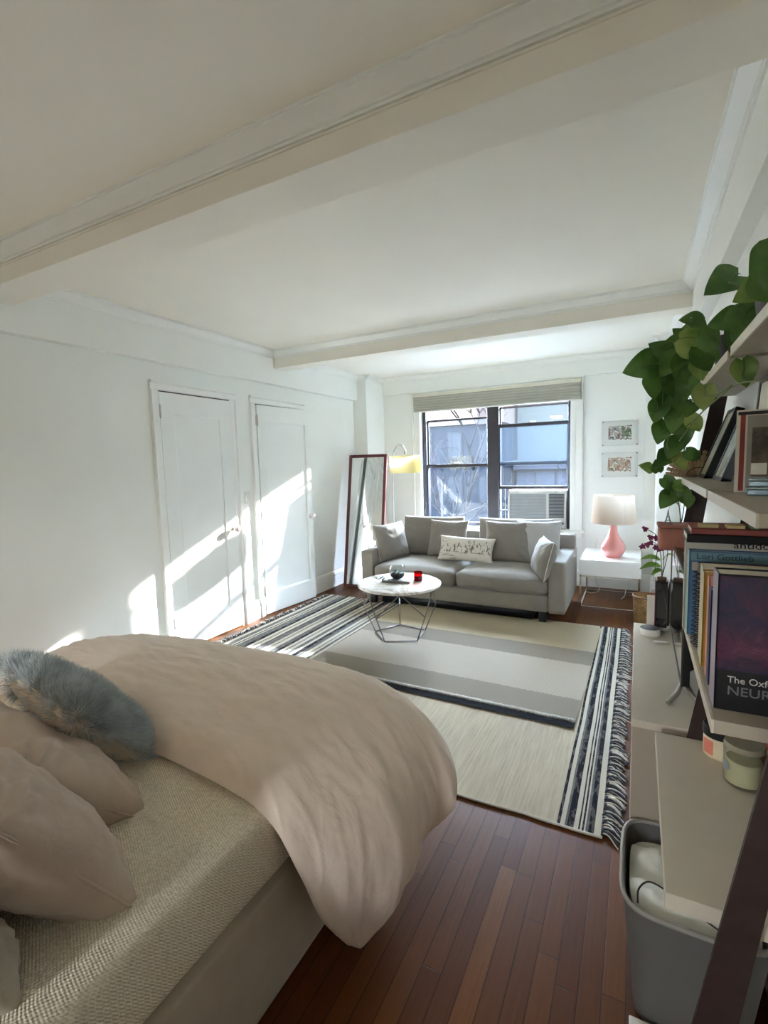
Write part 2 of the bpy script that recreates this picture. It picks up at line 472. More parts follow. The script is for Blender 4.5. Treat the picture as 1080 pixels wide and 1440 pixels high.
# ------------------------------------------------------------------ window
def glass_mat(name, haze, tint=(.86, .93, 1, 1), streak=.5):
    t = NT(name)
    tr = t.n('ShaderNodeBsdfTransparent'); tr.inputs[0].default_value = tint
    gl = t.n('ShaderNodeBsdfGlossy'); gl.inputs['Roughness'].default_value = .01
    tl = t.n('ShaderNodeBsdfTranslucent'); tl.inputs[0].default_value = (.82, .9, 1, 1)
    lw_ = t.n('ShaderNodeLayerWeight'); fr_ = t.math('ADD', .05, t.math('MULTIPLY', t.math('POWER', lw_.outputs['Facing'], 4.0), .7))
    s1 = t.noise(3.0, 5, .6, t.mapping((9, 9, .5)))
    s2 = t.noise(2.0, 4, .6)
    m = t.math('MULTIPLY', t.math('POWER', s1, 1.6), t.math('ADD', s2, .35))
    hz = t.math('ADD', haze * .6, t.math('MULTIPLY', m, haze * streak * 3), clamp=True)
    a = t.n('ShaderNodeMixShader'); t.l(hz, a.inputs[0]); t.l(tr.outputs[0], a.inputs[1]); t.l(tl.outputs[0], a.inputs[2])
    b = t.n('ShaderNodeMixShader'); t.l(fr_, b.inputs[0]); t.l(a.outputs[0], b.inputs[1]); t.l(gl.outputs[0], b.inputs[2])
    t.l(b.outputs[0], t.out.inputs[0]); return t.m
GL1 = glass_mat('dirty_glass', .0018)
GL2 = glass_mat('dirtier_glass', .0026)
root = bpy.data.objects.new('window_1', None); COL.objects.link(root); root['kind'] = 'structure'
YW = 6.2
# inner casing, head, stool and apron
bm = bmesh.new()
for b in ((-2.70, -2.625, YB - .022, YB, .66, 2.435), (-2.70, -2.68, YB - .034, YB, .66, 2.435), (-2.635, WX0 + .012, YB - .03, YB, .66, 2.36),
          (-.655, -.567, YB - .022, YB, .66, 2.435), (-.587, -.567, YB - .034, YB, .66, 2.435), (WX1 - .012, -.645, YB - .03, YB, .66, 2.36),
          (-2.70, -.567, YB - .024, YB, 2.36, 2.435), (-2.71, -.557, YB - .045, YB, 2.415, 2.437),
          (WX0, WX1, YB - .012, YB + .13, WZ1 - .1, WZ1), ):
    b2 = bmesh.new(); box(b2, *b); bevel_all(b2, .003, 1); me = bpy.data.meshes.new('t'); b2.to_mesh(me); b2.free(); bm.from_mesh(me); bpy.data.meshes.remove(me)
finish('window_casing', bm, TRIM, root)
boxobj('window_sill', (-2.74, -.535, YB - .07, YW - .03, .635, .66), TRIM, root, bev=.006)
boxobj('sill_apron', (-2.70, -.567, YB - .02, YB, .56, .635), TRIM, root, bev=.004)
# black frame
multibox('window_frame', [(-2.60, -2.548, YW - .05, YW + .08, .62, WZ1), (-.742, -.69, YW - .05, YW + .08, .62, WZ1),
                          (-1.71, -1.562, YW - .06, YW + .08, .62, WZ1), (-2.6, -.69, YW - .05, YW + .08, 2.235, WZ1), (-2.6, -.69, YW - .05, YW + .08, .62, .655)], BLACKF, root, bev=.004)
def sash(x0, x1, z0, z1, y, rb, rt, rs=.012, glass=GL1):
    s = multibox('window_sash', [(x0, x0 + rs, y - .016, y + .016, z0, z1), (x1 - rs, x1, y - .016, y + .016, z0, z1),
                                 (x0, x1, y - .018, y + .016, z0, z0 + rb), (x0, x1, y - .018, y + .016, z1 - rt, z1)], BLACKF, root, bev=.003)
    p = boxobj('window_pane', (x0 + rs, x1 - rs, y - .002, y + .002, z0 + rb, z1 - rt), glass, s, bev=0)
    return s
sash(-2.548, -1.71, 1.425, 2.07, YW + .03, .045, .026, glass=GL2)
sash(-2.548, -1.71, .655, 1.475, YW - .02, .05, .045)
sash(-1.562, -.742, 1.435, 2.17, YW + .03, .05, .02, glass=GL2)
sash(-1.562, -.742, 1.14, 1.955, YW - .02, .04, .045, glass=GL2)
for x in (-2.13, -1.15):
    z = 1.478 if x < -2 else 1.957
    boxobj('sash_lock', (x - .03, x + .03, YW - .035, YW - .005, z, z + .012), BRASSY, root, bev=.003)
# accordion side panel and thin bar beside the air conditioner
multibox('side_curtain', [(-1.562, -1.555, YW - .03, YW + .0, .66, 1.14), (-1.445, -1.432, YW - .03, YW, .66, 1.14), (-1.5, -1.494, YW - .02, YW, .66, 1.14),
                          (-1.562, -1.432, YW - .03, YW, .66, .70), (-1.562, -1.432, YW - .02, YW, .86, .872)], BLACKF, root, bev=0)
boxobj('side_pane', (-1.555, -1.445, YW - .012, YW - .01, .70, 1.14), GL1, root, bev=0)

# cellular blind
def blind_mat():
    t = NT('cellular_shade'); b = t.bsdf(rgb(176, 175, 162), .8, 0, t.noise(300, 1), .2, .0005)
    b.inputs['Transmission Weight'].default_value = 0
    tl = t.n('ShaderNodeBsdfTranslucent'); tl.inputs[0].default_value = rgb(215, 212, 195)
    m = t.n('ShaderNodeMixShader'); m.inputs[0].default_value = .18
    t.l(b.outputs[0], m.inputs[1]); t.l(tl.outputs[0], m.inputs[2]); t.l(m.outputs[0], t.out.inputs[0]); return t.m
r = thing('window_blind', 'beige grey pleated blind drawn up at the top of the window', 'blind', (-1.62, 6.012, 2.165))
bm = bmesh.new(); n = 11; pts = []
for k in range(n + 1):
    z = .018 + (.176) * k / n; pts.append((-.028 if k % 2 else -.034, z)); 
poly = [(y, z) for y, z in pts] + [(-y, z) for y, z in reversed(pts)]
prism(bm, poly, 0, -1.03, 1.03); finish('shade_fabric', bm, blind_mat(), r)
boxobj('bottom_rail', (-1.032, 1.032, -.03, .03, 0, .018), simple('blind_rail', rgb(190, 188, 176), .5), r, bev=.004)
boxobj('head_rail', (-1.032, 1.032, -.034, .034, .194, .226), simple('blind_head', rgb(222, 218, 200), .4), r, bev=.004)

# air conditioner
ACW = simple('ac_plastic', rgb(206, 207, 202), .45, var=.02)
ACG = simple('ac_grille', rgb(156, 160, 162), .5, var=.03)
ACD = simple('ac_dark', rgb(70, 76, 86), .35, var=.05)
r = thing('air_conditioner', 'white window air conditioner in the right half of the window', 'air conditioner', (-1.09, 6.1, .66))
boxobj('housing', (-.342, .342, -.01, .5, 0, .468), ACW, r, bev=.012, seg=3)
multibox('front_bezel', [(-.342, .342, -.03, -.01, .43, .468), (-.342, .342, -.03, -.01, 0, .03), (-.342, -.322, -.03, -.01, 0, .468), (.322, .342, -.03, -.01, 0, .468), (.115, .145, -.03, -.01, 0, .468), (-.33, .14, -.03, -.01, .03, .1)], ACW, r, bev=.004)
multibox('louver_grille', [(-.322, .115, -.024, -.012, .1 + .0182 * k, .1 + .0182 * k + .007) for k in range(18)], ACG, r, bev=.001)
boxobj('grille_back', (-.322, .115, -.0115, -.0095, .1, .43), simple('ac_backing', rgb(178, 182, 184), .6), r, bev=0)  # plain pale grey board behind the louvers
multibox('vent_slats', [(.15, .318, -.024, -.012, .14 + .017 * k, .14 + .017 * k + .011) for k in range(17)], ACD, r, bev=.001)
boxobj('control_panel', (.15, .318, -.026, -.011, .06, .085), ACD, r, bev=.002)
boxobj('badge', (.215, .25, -.0315, -.029, .444, .455), ACG, r, bev=0)
# ------------------------------------------------------------------ rugs
C_CREAM = rgb(208, 199, 180); C_DARK = rgb(52, 52, 58); C_GREY = rgb(122, 120, 118); C_LIGHT = rgb(222, 215, 198)
def stripes_to_stops(lst, x0, x1, L):
    """lst of (code, width cm) from x0 to x1 -> stops in normalised coords of 0..1 over x0..x1"""
    tot = sum(w for c, w in lst); p = 0; st = []; dt = []
    cm = {'C': C_LIGHT, 'D': C_DARK, 'G': C_GREY, 'B': C_DARK, 'M': C_CREAM}
    for c, w in lst:
        st.append((p / tot, cm[c])); dt.append((p / tot, (1, 1, 1, 1) if c == 'B' else (0, 0, 0, 1))); p += w
    return st, dt
WEST = [('G', 1.5), ('C', 2.5), ('G', 4), ('C', 2), ('D', 1), ('C', 1.5), ('G', 5.5), ('D', 3), ('C', 2.5), ('B', 2), ('C', 2.5), ('D', 1), ('G', 5), ('C', 2), ('B', 2),
        ('C', 3), ('G', 4), ('D', 2.5), ('C', 2), ('B', 2.2), ('C', 2.5), ('G', 3), ('C', 2.5), ('D', 3), ('G', 3), ('C', 2.5), ('B', 2), ('C', 1.5), ('G', 2.5), ('C', 2), ('D', 1), ('M', 1)]
EAST = [('D', 1.2), ('C', 1.7), ('G', .9), ('D', 2.4), ('C', 1.7), ('D', .6), ('C', .7), ('D', .7), ('C', .6), ('G', 1.0), ('D', 2.0), ('C', 2.4), ('D', .6)]
def rug_mat():
    t = NT('striped_kilim')
    x, y, z = t.xyz()
    wob = t.math('MULTIPLY', t.math('SUBTRACT', t.noise(1.3, 2), .5), .012)
    xw = t.math('ADD', x, wob)
    def rng(a, b):
        return t.math('DIVIDE', t.math('SUBTRACT', xw, a), b - a, clamp=True)
    w0, w1, e0, e1 = -1.52, -.58, 1.352, 1.524
    ws, wd = stripes_to_stops(WEST, w0, w1, 1); es, ed = stripes_to_stops(EAST, e0, e1, 1)
    wr = t.ramp(rng(w0, w1), ws, 'CONSTANT'); wdm = t.ramp(rng(w0, w1), wd, 'CONSTANT')
    er = t.ramp(rng(e0, e1), es, 'CONSTANT')
    dots = t.math('GREATER_THAN', t.math('FRACT', t.math('DIVIDE', y, .021)), .5)
    wr = t.mix(t.math('MULTIPLY', wdm, dots), wr, C_LIGHT)
    # plain middle with faint ribs along y
    rib = t.math('SINE', t.math('MULTIPLY', x, 2 * pi / .017))
    streak = t.noise(3, 3, .6, t.mapping((26, 1.4, 1)))
    mid = t.ramp(streak, [(.3, rgb(205, 192, 168)), (.7, rgb(228, 217, 195))])
    c = t.mix(t.math('LESS_THAN', xw, w1), mid, wr)
    c = t.mix(t.math('GREATER_THAN', xw, e0), c, er)
    marb = t.noise(14, 4, .7, t.mapping((3, 1, 1)))
    c = t.mix(t.math('MULTIPLY', t.math('GREATER_THAN', marb, .53), .16), c, C_LIGHT)
    h = t.math('ADD', t.math('MULTIPLY', rib, .25), t.noise(260, 1))
    t.bsdf(c, .95, 0, h, .6, .002, Specular_IOR_Level=.05); return t.m
RUGM = rug_mat()
YARND = fabric('dark_yarn', rgb(52, 52, 60), 200); YARNC = fabric('cream_yarn', rgb(204, 198, 184), 200)
# rug centre at x=-1.62 ; spans x -3.14..-.096, y 1.96..4.60
r = thing('striped_rug', 'large flat-woven cream rug with black and grey stripes at both ends and tassels', 'rug', (-1.62, 3.28, 0))
bm = bmesh.new()
def rugsurf(u, v):
    x = -1.52 + 3.044 * u; y = -1.32 + 2.64 * v
    z = .008 + .0022 * fbm((x * 2, y * 2, 0), 1.2, 2)
    if v < .02: x += 0; y += .012 * fbm((x * 3, 0, 0), 1.5, 2)
    return (x, y, z)
V = grid(bm, 70, 60, rugsurf)
bmesh.ops.solidify(bm, geom=bm.faces[:], thickness=.007)
for v in bm.verts: v.co.z = max(v.co.z, .0008)
finish('woven_field', bm, RUGM, r, smooth=True, auto=40)
bm = bmesh.new(); tube(bm, [(-1.52 + 3.044 * i / 60, -1.32 + .012 * fbm(((-1.52 + 3.044 * i / 60) * 3, 0, 0), 1.5, 2), .007) for i in range(61)], .0055, 6)
finish('bound_edge', bm, YARNC, r)
def tassel_mesh(k, mode, L=.08):
    """a knotted bunch of thick yarn ends: mode 0 mostly dark, 1 mostly cream, 2 half and half"""
    rnd = random.Random(k); bm = bmesh.new(); bend = rnd.uniform(-.012, -.034)
    for s in range(9):
        off = (s - 4) * .0030; mi = {0: 0 if s % 4 else 1, 1: 1 if s % 4 else 0, 2: 0 if s < 4 else 1}[mode]
        pts = []; fan = rnd.uniform(.8, 1.5); ll = L * rnd.uniform(.85, 1.08); hgt = rnd.uniform(.006, .014)
        for i in range(8):
            q = i / 7
            pts.append((ll * q, off * (1 + fan * q * 1.3) + bend * q * q + .0025 * sin(6 * q + s * 1.9), .006 + hgt * sin(pi * min(1, q * 1.15)) * (1 - .3 * q) + .0015 * (s % 3)))
        tube(bm, pts, [.0034 - .0012 * (i / 7) for i in range(8)], 5, mi)
    tube(bm, [(.002, -.014, .008), (.006, 0, .0145), (.002, .014, .008)], .0062, 6, 0 if mode != 1 else 1)
    bmesh.ops.recalc_face_normals(bm, faces=bm.faces)
    me = bpy.data.meshes.new('tassel'); bm.to_mesh(me); bm.free(); me.materials.append(YARND); me.materials.append(YARNC); return me
TM = [tassel_mesh(k, [0, 0, 2, 0, 1, 0, 2, 0][k]) for k in range(8)]
rnd = random.Random(3)
for k in range(50):
    o = bpy.data.objects.new('tassel', TM[(k * 3 + rnd.randrange(3)) % 8]); COL.objects.link(o); o.parent = r
    o.location = (1.522, -1.28 + 2.57 * k / 49, 0); o.rotation_euler = (0, 0, rnd.uniform(-.25, .1)); o.scale = (rnd.uniform(.8, 1.08), 1.15, 1)
for k in range(36):
    o = bpy.data.objects.new('tassel', TM[(k * 5 + rnd.randrange(3)) % 8]); COL.objects.link(o); o.parent = r
    o.location = (-1.522, -1.2 + 2.48 * k / 35, 0); o.rotation_euler = (0, 0, pi + rnd.uniform(-.4, .4)); o.scale = (rnd.uniform(.75, 1.0), 1.3, 1)
# small top rug
def rug2_mat():
    t = NT('banded_kilim'); x, y, z = t.xyz()
    v = t.math('DIVIDE', t.math('ADD', y, .9), 1.8, clamp=True)
    yy = lambda a: (a - 2.745) / 1.8
    edge = t.math('ADD', v, t.math('MULTIPLY', t.math('SUBTRACT', t.white(t.math('FLOOR', t.math('DIVIDE', x, .011))), .5), .006))
    c = t.ramp(edge, [(0, rgb(38, 38, 44)), (yy(2.81), rgb(172, 162, 145)), (yy(3.10), rgb(206, 195, 177)), (yy(3.66), rgb(172, 161, 144)), (yy(3.94), rgb(214, 201, 172))], 'CONSTANT')
    st = t.noise(4, 3, .6, t.mapping((2, 40, 1)))
    c = t.mix(t.math('MULTIPLY', st, .14), c, rgb(120, 116, 110))
    t.bsdf(c, .95, 0, t.math('ADD', t.noise(240, 1), t.math('SINE', t.math('MULTIPLY', y, 2 * pi / .012))), .45, .0015, Specular_IOR_Level=.05); return t.m
r = thing('banded_rug', 'smaller cream and grey banded rug with black end, laid on top of the striped rug', 'rug', (-1.235, 3.645, .0095), radians(-1.0))
bm = bmesh.new()
grid(bm, 60, 50, lambda u, v: (-.965 + 1.93 * u, -.9 + 1.8 * v, .006 + .0015 * fbm((u * 4, v * 4, 3), 1, 2)))
bmesh.ops.solidify(bm, geom=bm.faces[:], thickness=.006)
finish('woven_field', bm, rug2_mat(), r, smooth=True, auto=40)
bm = bmesh.new(); rnd = random.Random(5)
for k in range(360):
    x = -.96 + 1.92 * k / 359; y = -.832 + rnd.uniform(-.006, .006)
    tube(bm, [(x, y + .035, .0085), (x + rnd.uniform(-.003, .003), y + .017, .0105), (x + rnd.uniform(-.005, .005), y, .0085)], .0016, 4)
tag(finish('knotted_fringe', bm, YARNC, r), kind='stuff')

# ------------------------------------------------------------------ sofa
SOFA = fabric('greige_velvet', rgb(132, 125, 115), 300, var=.07, bstr=.35, wr=5, wrs=.003)
SOFA2 = fabric('greige_velvet_cushion', rgb(126, 120, 111), 300, var=.08, bstr=.5, wr=6, wrs=.006)
SOFAL = fabric('pale_throw_fabric', rgb(164, 162, 158), 300, var=.05, bstr=.5, wr=6, wrs=.006)
PIPE = fabric('pale_piping', rgb(205, 201, 192), 300)
SX0, SX1, SY0, SY1 = -2.64, -.552, 4.47, 5.45
r = thing('sofa', 'grey two-cushion fabric sofa with wide square arms below the window', 'sofa', ((SX0 + SX1) / 2, (SY0 + SY1) / 2, 0))
OX, OY = (SX0 + SX1) / 2, (SY0 + SY1) / 2
def so(name, bm, m=None): 
    xf(bm, Matrix.Translation((-OX, -OY, 0))); return finish(name, bm, m or SOFA, r, smooth=True)
for x0, x1 in ((SX0, SX0 + .148), (SX1 - .148, SX1)):
    bm = rbox_bm(x0, x1, SY0, SY1, .105, .578, .018, 0, 10, wr=.0015); so('arm', bm)
so('seat_frame', rbox_bm(SX0 + .148, SX1 - .148, SY0 + .01, SY1 - .1, .11, .27, .012, 0, 8, wr=.001))
so('back_frame', rbox_bm(SX0 + .01, SX1 - .01, SY1 - .17, SY1, .105, .72, .03, 0, 10, wr=.002))
xm = -1.575
for i, (x0, x1) in enumerate(((SX0 + .150, xm - .002), (xm + .002, SX1 - .150))):
    so('seat_cushion', rbox_bm(x0, x1, SY0 - .015, SY1 - .28, .265, .43, .055, .045, 16, seed=i * 3, wr=.006), SOFA2)
for i, (x0, x1) in enumerate(((-2.47, -1.72), (-1.56, -.75))):
    bm = pillow_bm(x1 - x0, .46, .2, 20 + i, .04, 26, .012, .3)
    xf(bm, TR(((x0 + x1) / 2, SY1 - .29, .43), rx=-11)); so('back_cushion', bm, SOFA2)
plinth = bmesh.new(); box(plinth, SX0 + .2, SX1 - .3, SY0 + .09, SY1 - .1, .012, .11); so('plinth', plinth, BLACKP)
for x in (SX0 + .12, SX1 - .2):
    for y in (SY0 + .06, SY1 - .1):
        bm = bmesh.new(); box(bm, x - .03, x + .03, y - .03, y + .03, 0, .112); bevel_all(bm, .004); so('leg', bm, BLACKP)

def cushion(label, w, h, t, loc, rx, rz, mat, seed, ry=0, name='throw_pillow', group=None, piping=None, wr=.012, power=.4, pinch=.07, cat='pillow', N=30):
    bm = pillow_bm(w, h, t, seed, pinch, N, wr, power)
    M = Euler((radians(rx), radians(ry), radians(rz)), 'XYZ').to_matrix().to_4x4()
    o = finish(name, bm, mat, smooth=True)
    o.matrix_world = Matrix.Translation(loc) @ M
    tag(o, label, cat, group)
    if piping:
        b2 = bmesh.new(); tube(b2, pillow_edge(w, h, pinch), .0035, 6, closed=True); finish('piping', b2, piping, o)
    return o
SG = 'throw pillows on the sofa'
cushion('plain grey square pillow in front of the left back cushion of the sofa', .46, .42, .16, (-1.86, 5.0, .455), -17, -3, SOFA2, 3, group=SG)
cushion('plain grey square pillow right of the printed lumbar pillow on the sofa', .48, .44, .17, (-1.18, 4.95, .45), -18, 4, SOFA2, 4, group=SG)
cushion('pale grey pillow at the right end of the sofa back in sunlight', .44, .43, .16, (-.88, 5.02, .46), -14, 6, SOFAL, 5, group=SG)
cushion('grey pillow leaning on the left arm of the sofa, lit by the sun', .42, .40, .17, (-2.37, 4.76, .455), -16, 66, SOFA2, 6, group=SG, piping=PIPE, ry=-2)
cushion('grey pillow with pale piping leaning on the right arm of the sofa', .40, .36, .17, (-.80, 4.60, .415), -14, -68, SOFA2, 7, group=SG, piping=PIPE)
def sketch_mat():
    t = NT('city_sketch_linen'); x, y, z = t.xyz()
    colid = t.math('FLOOR', t.math('DIVIDE', x, .014)); hh = t.math('ADD', .15, t.math('MULTIPLY', t.white(colid), .075))
    inband = t.math('MULTIPLY', t.math('LESS_THAN', z, hh), t.math('GREATER_THAN', z, .085))
    low = t.math('LESS_THAN', z, .10)
    side = t.math('LESS_THAN', t.math('ABSOLUTE', x), .27)
    ln = t.noise(16, 5, .7, t.mapping((2.5, 2.5, 1.2)))
    lnm = t.math('GREATER_THAN', ln, .535)
    ln2 = t.math('GREATER_THAN', t.noise(9, 3, .6, t.mapping((.8, 1, 7))), .60)
    k = t.math('MULTIPLY', t.math('MULTIPLY', inband, side), lnm)
    k2 = t.math('MULTIPLY', t.math('MULTIPLY', low, side), ln2)
    ft = t.math('LESS_THAN', y, 0.0)
    k = t.math('MULTIPLY', t.math('MAXIMUM', k, t.math('MULTIPLY', k2, .6)), ft)
    c = t.mix(t.math('MULTIPLY', k, .85), rgb(196, 190, 178), rgb(70, 60, 60))
    t.bsdf(c, .9, 0, t.noise(300, 1), .3, .001); return t.m
cushion('long white lumbar pillow printed with a city skyline sketch, on the sofa', .60, .27, .12, (-1.585, 4.80, .46), -22, 2, sketch_mat(), 8, group=SG, ry=2, wr=.005)

# ------------------------------------------------------------------ end table + lamp
r = thing('end_table', 'white lacquered side table with thin metal legs, right of the sofa', 'side table', (-.229, 5.51, 0))
boxobj('table_box', (-.275, .275, -.36, .36, .335, .492), WHITEL, r, bev=.003)
bm = bmesh.new()
R = .008
cs = [(-.262, -.35), (.262, -.35), (.262, .35), (-.262, .35)]
for (x, y) in cs: box(bm, x - R, x + R, y - R, y + R, 0.0, .335)
for (a, b) in ((0, 1), (1, 2), (2, 3), (3, 0)):
    (x0, y0), (x1, y1) = cs[a], cs[b]
    for zz in (.012, .327):
        box(bm, min(x0, x1) - R, max(x0, x1) + R, min(y0, y1) - R, max(y0, y1) + R, zz - R, zz + R)
finish('leg_frame', bm, CHROME, r)
PINK = simple('pink_glazed_ceramic', rgb(214, 138, 130), .08, var=.03, bstr=.02, Coat_Weight=.7)
def shade_mat(name, col, tf=.45):
    t = NT(name); b = t.n('ShaderNodeBsdfDiffuse'); b.inputs[0].default_value = col
    tl = t.n('ShaderNodeBsdfTranslucent'); tl.inputs[0].default_value = col
    bp = t.n('ShaderNodeBump'); bp.inputs['Strength'].default_value = .2; bp.inputs['Distance'].default_value = .001
    t.l(t.noise(250, 1), bp.inputs['Height']); t.l(bp.outputs[0], b.inputs['Normal'])
    m = t.n('ShaderNodeMixShader'); m.inputs[0].default_value = tf
    t.l(b.outputs[0], m.inputs[1]); t.l(tl.outputs[0], m.inputs[2]); t.l(m.outputs[0], t.out.inputs[0]); return t.m
r = thing('table_lamp', 'pink teardrop ceramic lamp with a cream drum shade on the white side table', 'table lamp', (-.21, 5.40, .492))
bm = bmesh.new()
prof = [(.001, 0), (.062, 0), (.072, .006), (.095, .03), (.112, .065), (.116, .095), (.108, .13), (.085, .17), (.06, .21), (.044, .25), (.036, .29), (.034, .335), (.037, .345), (.02, .35)]
pts = smoothpath([(a, 0, b) for a, b in prof], 4); lathe(bm, [(p.x, p.z) for p in pts], 40); finish('ceramic_base', bm, PINK, r, smooth=True)
bm = bmesh.new(); tube(bm, [(0, 0, .345), (0, 0, .60)], .005, 8); lathe(bm, [(.001, .60), (.012, .604), (.012, .62), (.001, .63)], 12)
for k in range(3):
    a = 2 * pi * k / 3; tube(bm, [(0, 0, .60), (.18 * cos(a), .18 * sin(a), .615)], .002, 6)
finish('lamp_harp', bm, BRASSY, r)
bm = bmesh.new(); lathe(bm, [(.207, .35), (.188, .63)], 48, cap0=False, cap1=False); bmesh.ops.solidify(bm, geom=bm.faces[:], thickness=.002)
finish('lamp_shade', bm, shade_mat('cream_shade', rgb(236, 224, 208), .3), r, smooth=True)
CW = simple('white_cable', rgb(210, 208, 200), .5); CB = simple('dark_cable', rgb(38, 34, 34), .5)
def cable(name, label, pts, rad, m, cat='cable', group=None, sub=8):
    bm = bmesh.new(); tube(bm, smoothpath(pts, sub), rad, 6); return tag(finish(name, bm, m), label, cat, group)
cable('power_cable', 'white cable hanging down behind the left side of the white side table', [(-.40, 5.95, .6), (-.41, 5.93, .3), (-.40, 5.92, .12), (-.36, 5.85, .02), (-.43, 5.75, .006), (-.5, 5.8, .006)], .005, CW)
cable('power_cable', 'white cable dropping behind the side table and joining a dark lead', [(-.02, 5.92, .34), (-.05, 5.9, .2), (-.09, 5.85, .05), (-.1, 5.75, .007), (-.13, 5.6, .007)], .005, CW)
cable('power_cable', 'dark cable curling over the floorboards under the side table', [(-.15, 5.95, .006), (-.1, 5.75, .012), (-.02, 5.7, .006), (.03, 5.5, .006), (.08, 5.4, .006), (.12, 5.35, .006)], .004, CB)

# pictures
def art_mat(name, kind):
    t = NT(name); x, y, z = t.xyz()
    n1 = t.noise(15, 3, .6); n2 = t.noise(19, 3, .6, t.mapping((1.2, 1, .8)))
    ax = t.math('ABSOLUTE', x); az = t.math('ABSOLUTE', t.math('SUBTRACT', z, .005))
    mask = t.math('MULTIPLY', t.math('LESS_THAN', t.math('ADD', ax, t.math('MULTIPLY', n1, .03)), .132), t.math('LESS_THAN', t.math('ADD', az, t.math('MULTIPLY', n2, .04)), .094))
    if kind == 0:
        c = t.ramp(n1, [(.35, rgb(60, 52, 56)), (.48, rgb(150, 140, 132)), (.55, rgb(80, 122, 70)), (.66, rgb(60, 100, 58))])
        right = t.math('GREATER_THAN', x, .02); c = t.mix(right, t.ramp(n2, [(.38, rgb(56, 48, 54)), (.5, rgb(200, 196, 190)), (.6, rgb(120, 90, 80))]), c)
    else:
        c = t.ramp(n2, [(.36, rgb(70, 56, 50)), (.5, rgb(206, 190, 170)), (.6, rgb(160, 104, 88)), (.7, rgb(160, 176, 120))])
    blank = t.math('LESS_THAN', t.noise(24, 2), .42)
    mask = t.math('MULTIPLY', mask, t.math('SUBTRACT', 1.0, t.math('MULTIPLY', blank, .8)))
    col = t.mix(mask, rgb(240, 240, 236), c); t.bsdf(col, .6); return t.m
def acrylic():
    t = NT('clear_acrylic'); tr = t.n('ShaderNodeBsdfTransparent'); tr.inputs[0].default_value = (.985, .99, .99, 1)
    gl = t.n('ShaderNodeBsdfGlossy'); gl.inputs['Roughness'].default_value = .03
    lw = t.n('ShaderNodeLayerWeight'); fr = t.math('ADD', .03, t.math('MULTIPLY', t.math('POWER', lw.outputs['Facing'], 4.0), .5))
    m = t.n('ShaderNodeMixShader'); t.l(fr, m.inputs[0]); t.l(tr.outputs[0], m.inputs[1]); t.l(gl.outputs[0], m.inputs[2]); t.l(m.outputs[0], t.out.inputs[0]); return t.m
ACR = acrylic()
for k, (zc, lab) in enumerate(((1.768, 'upper clear acrylic frame with a green watercolour street scene on the back wall'), (1.418, 'lower clear acrylic frame with a brown watercolour street scene on the back wall'))):
    r = thing('framed_picture', lab, 'picture', (-.185, YB - .012, zc), group='watercolours on the back wall')
    boxobj('paper_print', (-.155, .155, -.002, .002, -.114, .114), art_mat('watercolour_%d' % k, k), r, bev=0)
    boxobj('acrylic_panel', (-.18, .18, -.009, -.004, -.135, .135), ACR, r, bev=0)
    multibox('acrylic_edge', [(-.18, .18, -.0095, -.0035, -.1365, -.135), (-.18, .18, -.0095, -.0035, .135, .1365), (-.1815, -.18, -.0095, -.0035, -.1365, .1365), (.18, .1815, -.0095, -.0035, -.1365, .1365)], STEEL, r, bev=0)
    for sx in (-.172, .172):
        for sz in (-.127, .127):
            bm = bmesh.new(); lathe(bm, [(.005, 0), (.005, .012), (.008, .012), (.008, .024), (.001, .026)], 12)
            xf(bm, Matrix.Translation((sx, .012, sz)) @ Matrix.Rotation(pi / 2, 4, 'X')); finish('standoff', bm, CHROME, r, smooth=True, auto=40)

# ------------------------------------------------------------------ floor lamp
r = thing('floor_lamp', 'tall arched metal floor lamp with a drum shade between mirror and window', 'floor lamp', (-2.765, 5.54, 0))
bm = bmesh.new(); lathe(bm, [(.001, 0), (.10, 0), (.10, .012), (.08, .018), (.012, .024), (.01, .05)], 32); finish('lamp_base', bm, STEEL, r, smooth=True, auto=40)
bm = bmesh.new(); tube(bm, smoothpath([(0, 0, .04), (0, 0, .6), (0, 0, 1.2), (0, 0, 1.48), (.03, -.03, 1.62), (.11, -.105, 1.70), (.20, -.19, 1.725), (.28, -.27, 1.71), (.325, -.31, 1.66)], 8), .0075, 10)
lathe(bm, [(.013, -.06), (.013, 0.0)], 12, (.328, -.313, 1.665)); finish('lamp_pole', bm, STEEL, r)
bm = bmesh.new(); lathe(bm, [(.186, 1.39), (.186, 1.59)], 48, (.332, -.316, 0), cap0=False, cap1=False); bmesh.ops.solidify(bm, geom=bm.faces[:], thickness=.002)
finish('lamp_shade', bm, shade_mat('yellow_cream_shade', rgb(228, 218, 172), .4), r, smooth=True)

# ------------------------------------------------------------------ leaning mirror
def mirror_mat():
    t = NT('mirror_glass'); b = t.n('ShaderNodeBsdfGlossy'); b.inputs[0].default_value = (.86, .88, .87, 1); b.inputs['Roughness'].default_value = 0.0
    t.l(b.outputs[0], t.out.inputs[0]); return t.m
MAHO = simple('mahogany_frame', rgb(92, 40, 42), .35, var=.12, nscale=20)
BL, BR_, TRc, TL = Vector((-3.215, 4.99, 0.0)), Vector((-2.715, 5.06, 0.0)), Vector((-2.80, 5.38, 1.625)), Vector((-3.297, 5.31, 1.625))
r = thing('floor_mirror', 'tall mirror with a dark mahogany frame leaning in the corner', 'mirror', tuple(BL))
ex = (BR_ - BL).normalized(); ez = (TL - BL); H_ = ez.length; ez = (ez - ex * ez.dot(ex)).normalized(); ey = ez.cross(ex)
W_ = (BR_ - BL).length
Mm = Matrix(((ex.x, ey.x, ez.x, 0), (ex.y, ey.y, ez.y, 0), (ex.z, ey.z, ez.z, 0), (0, 0, 0, 1)))
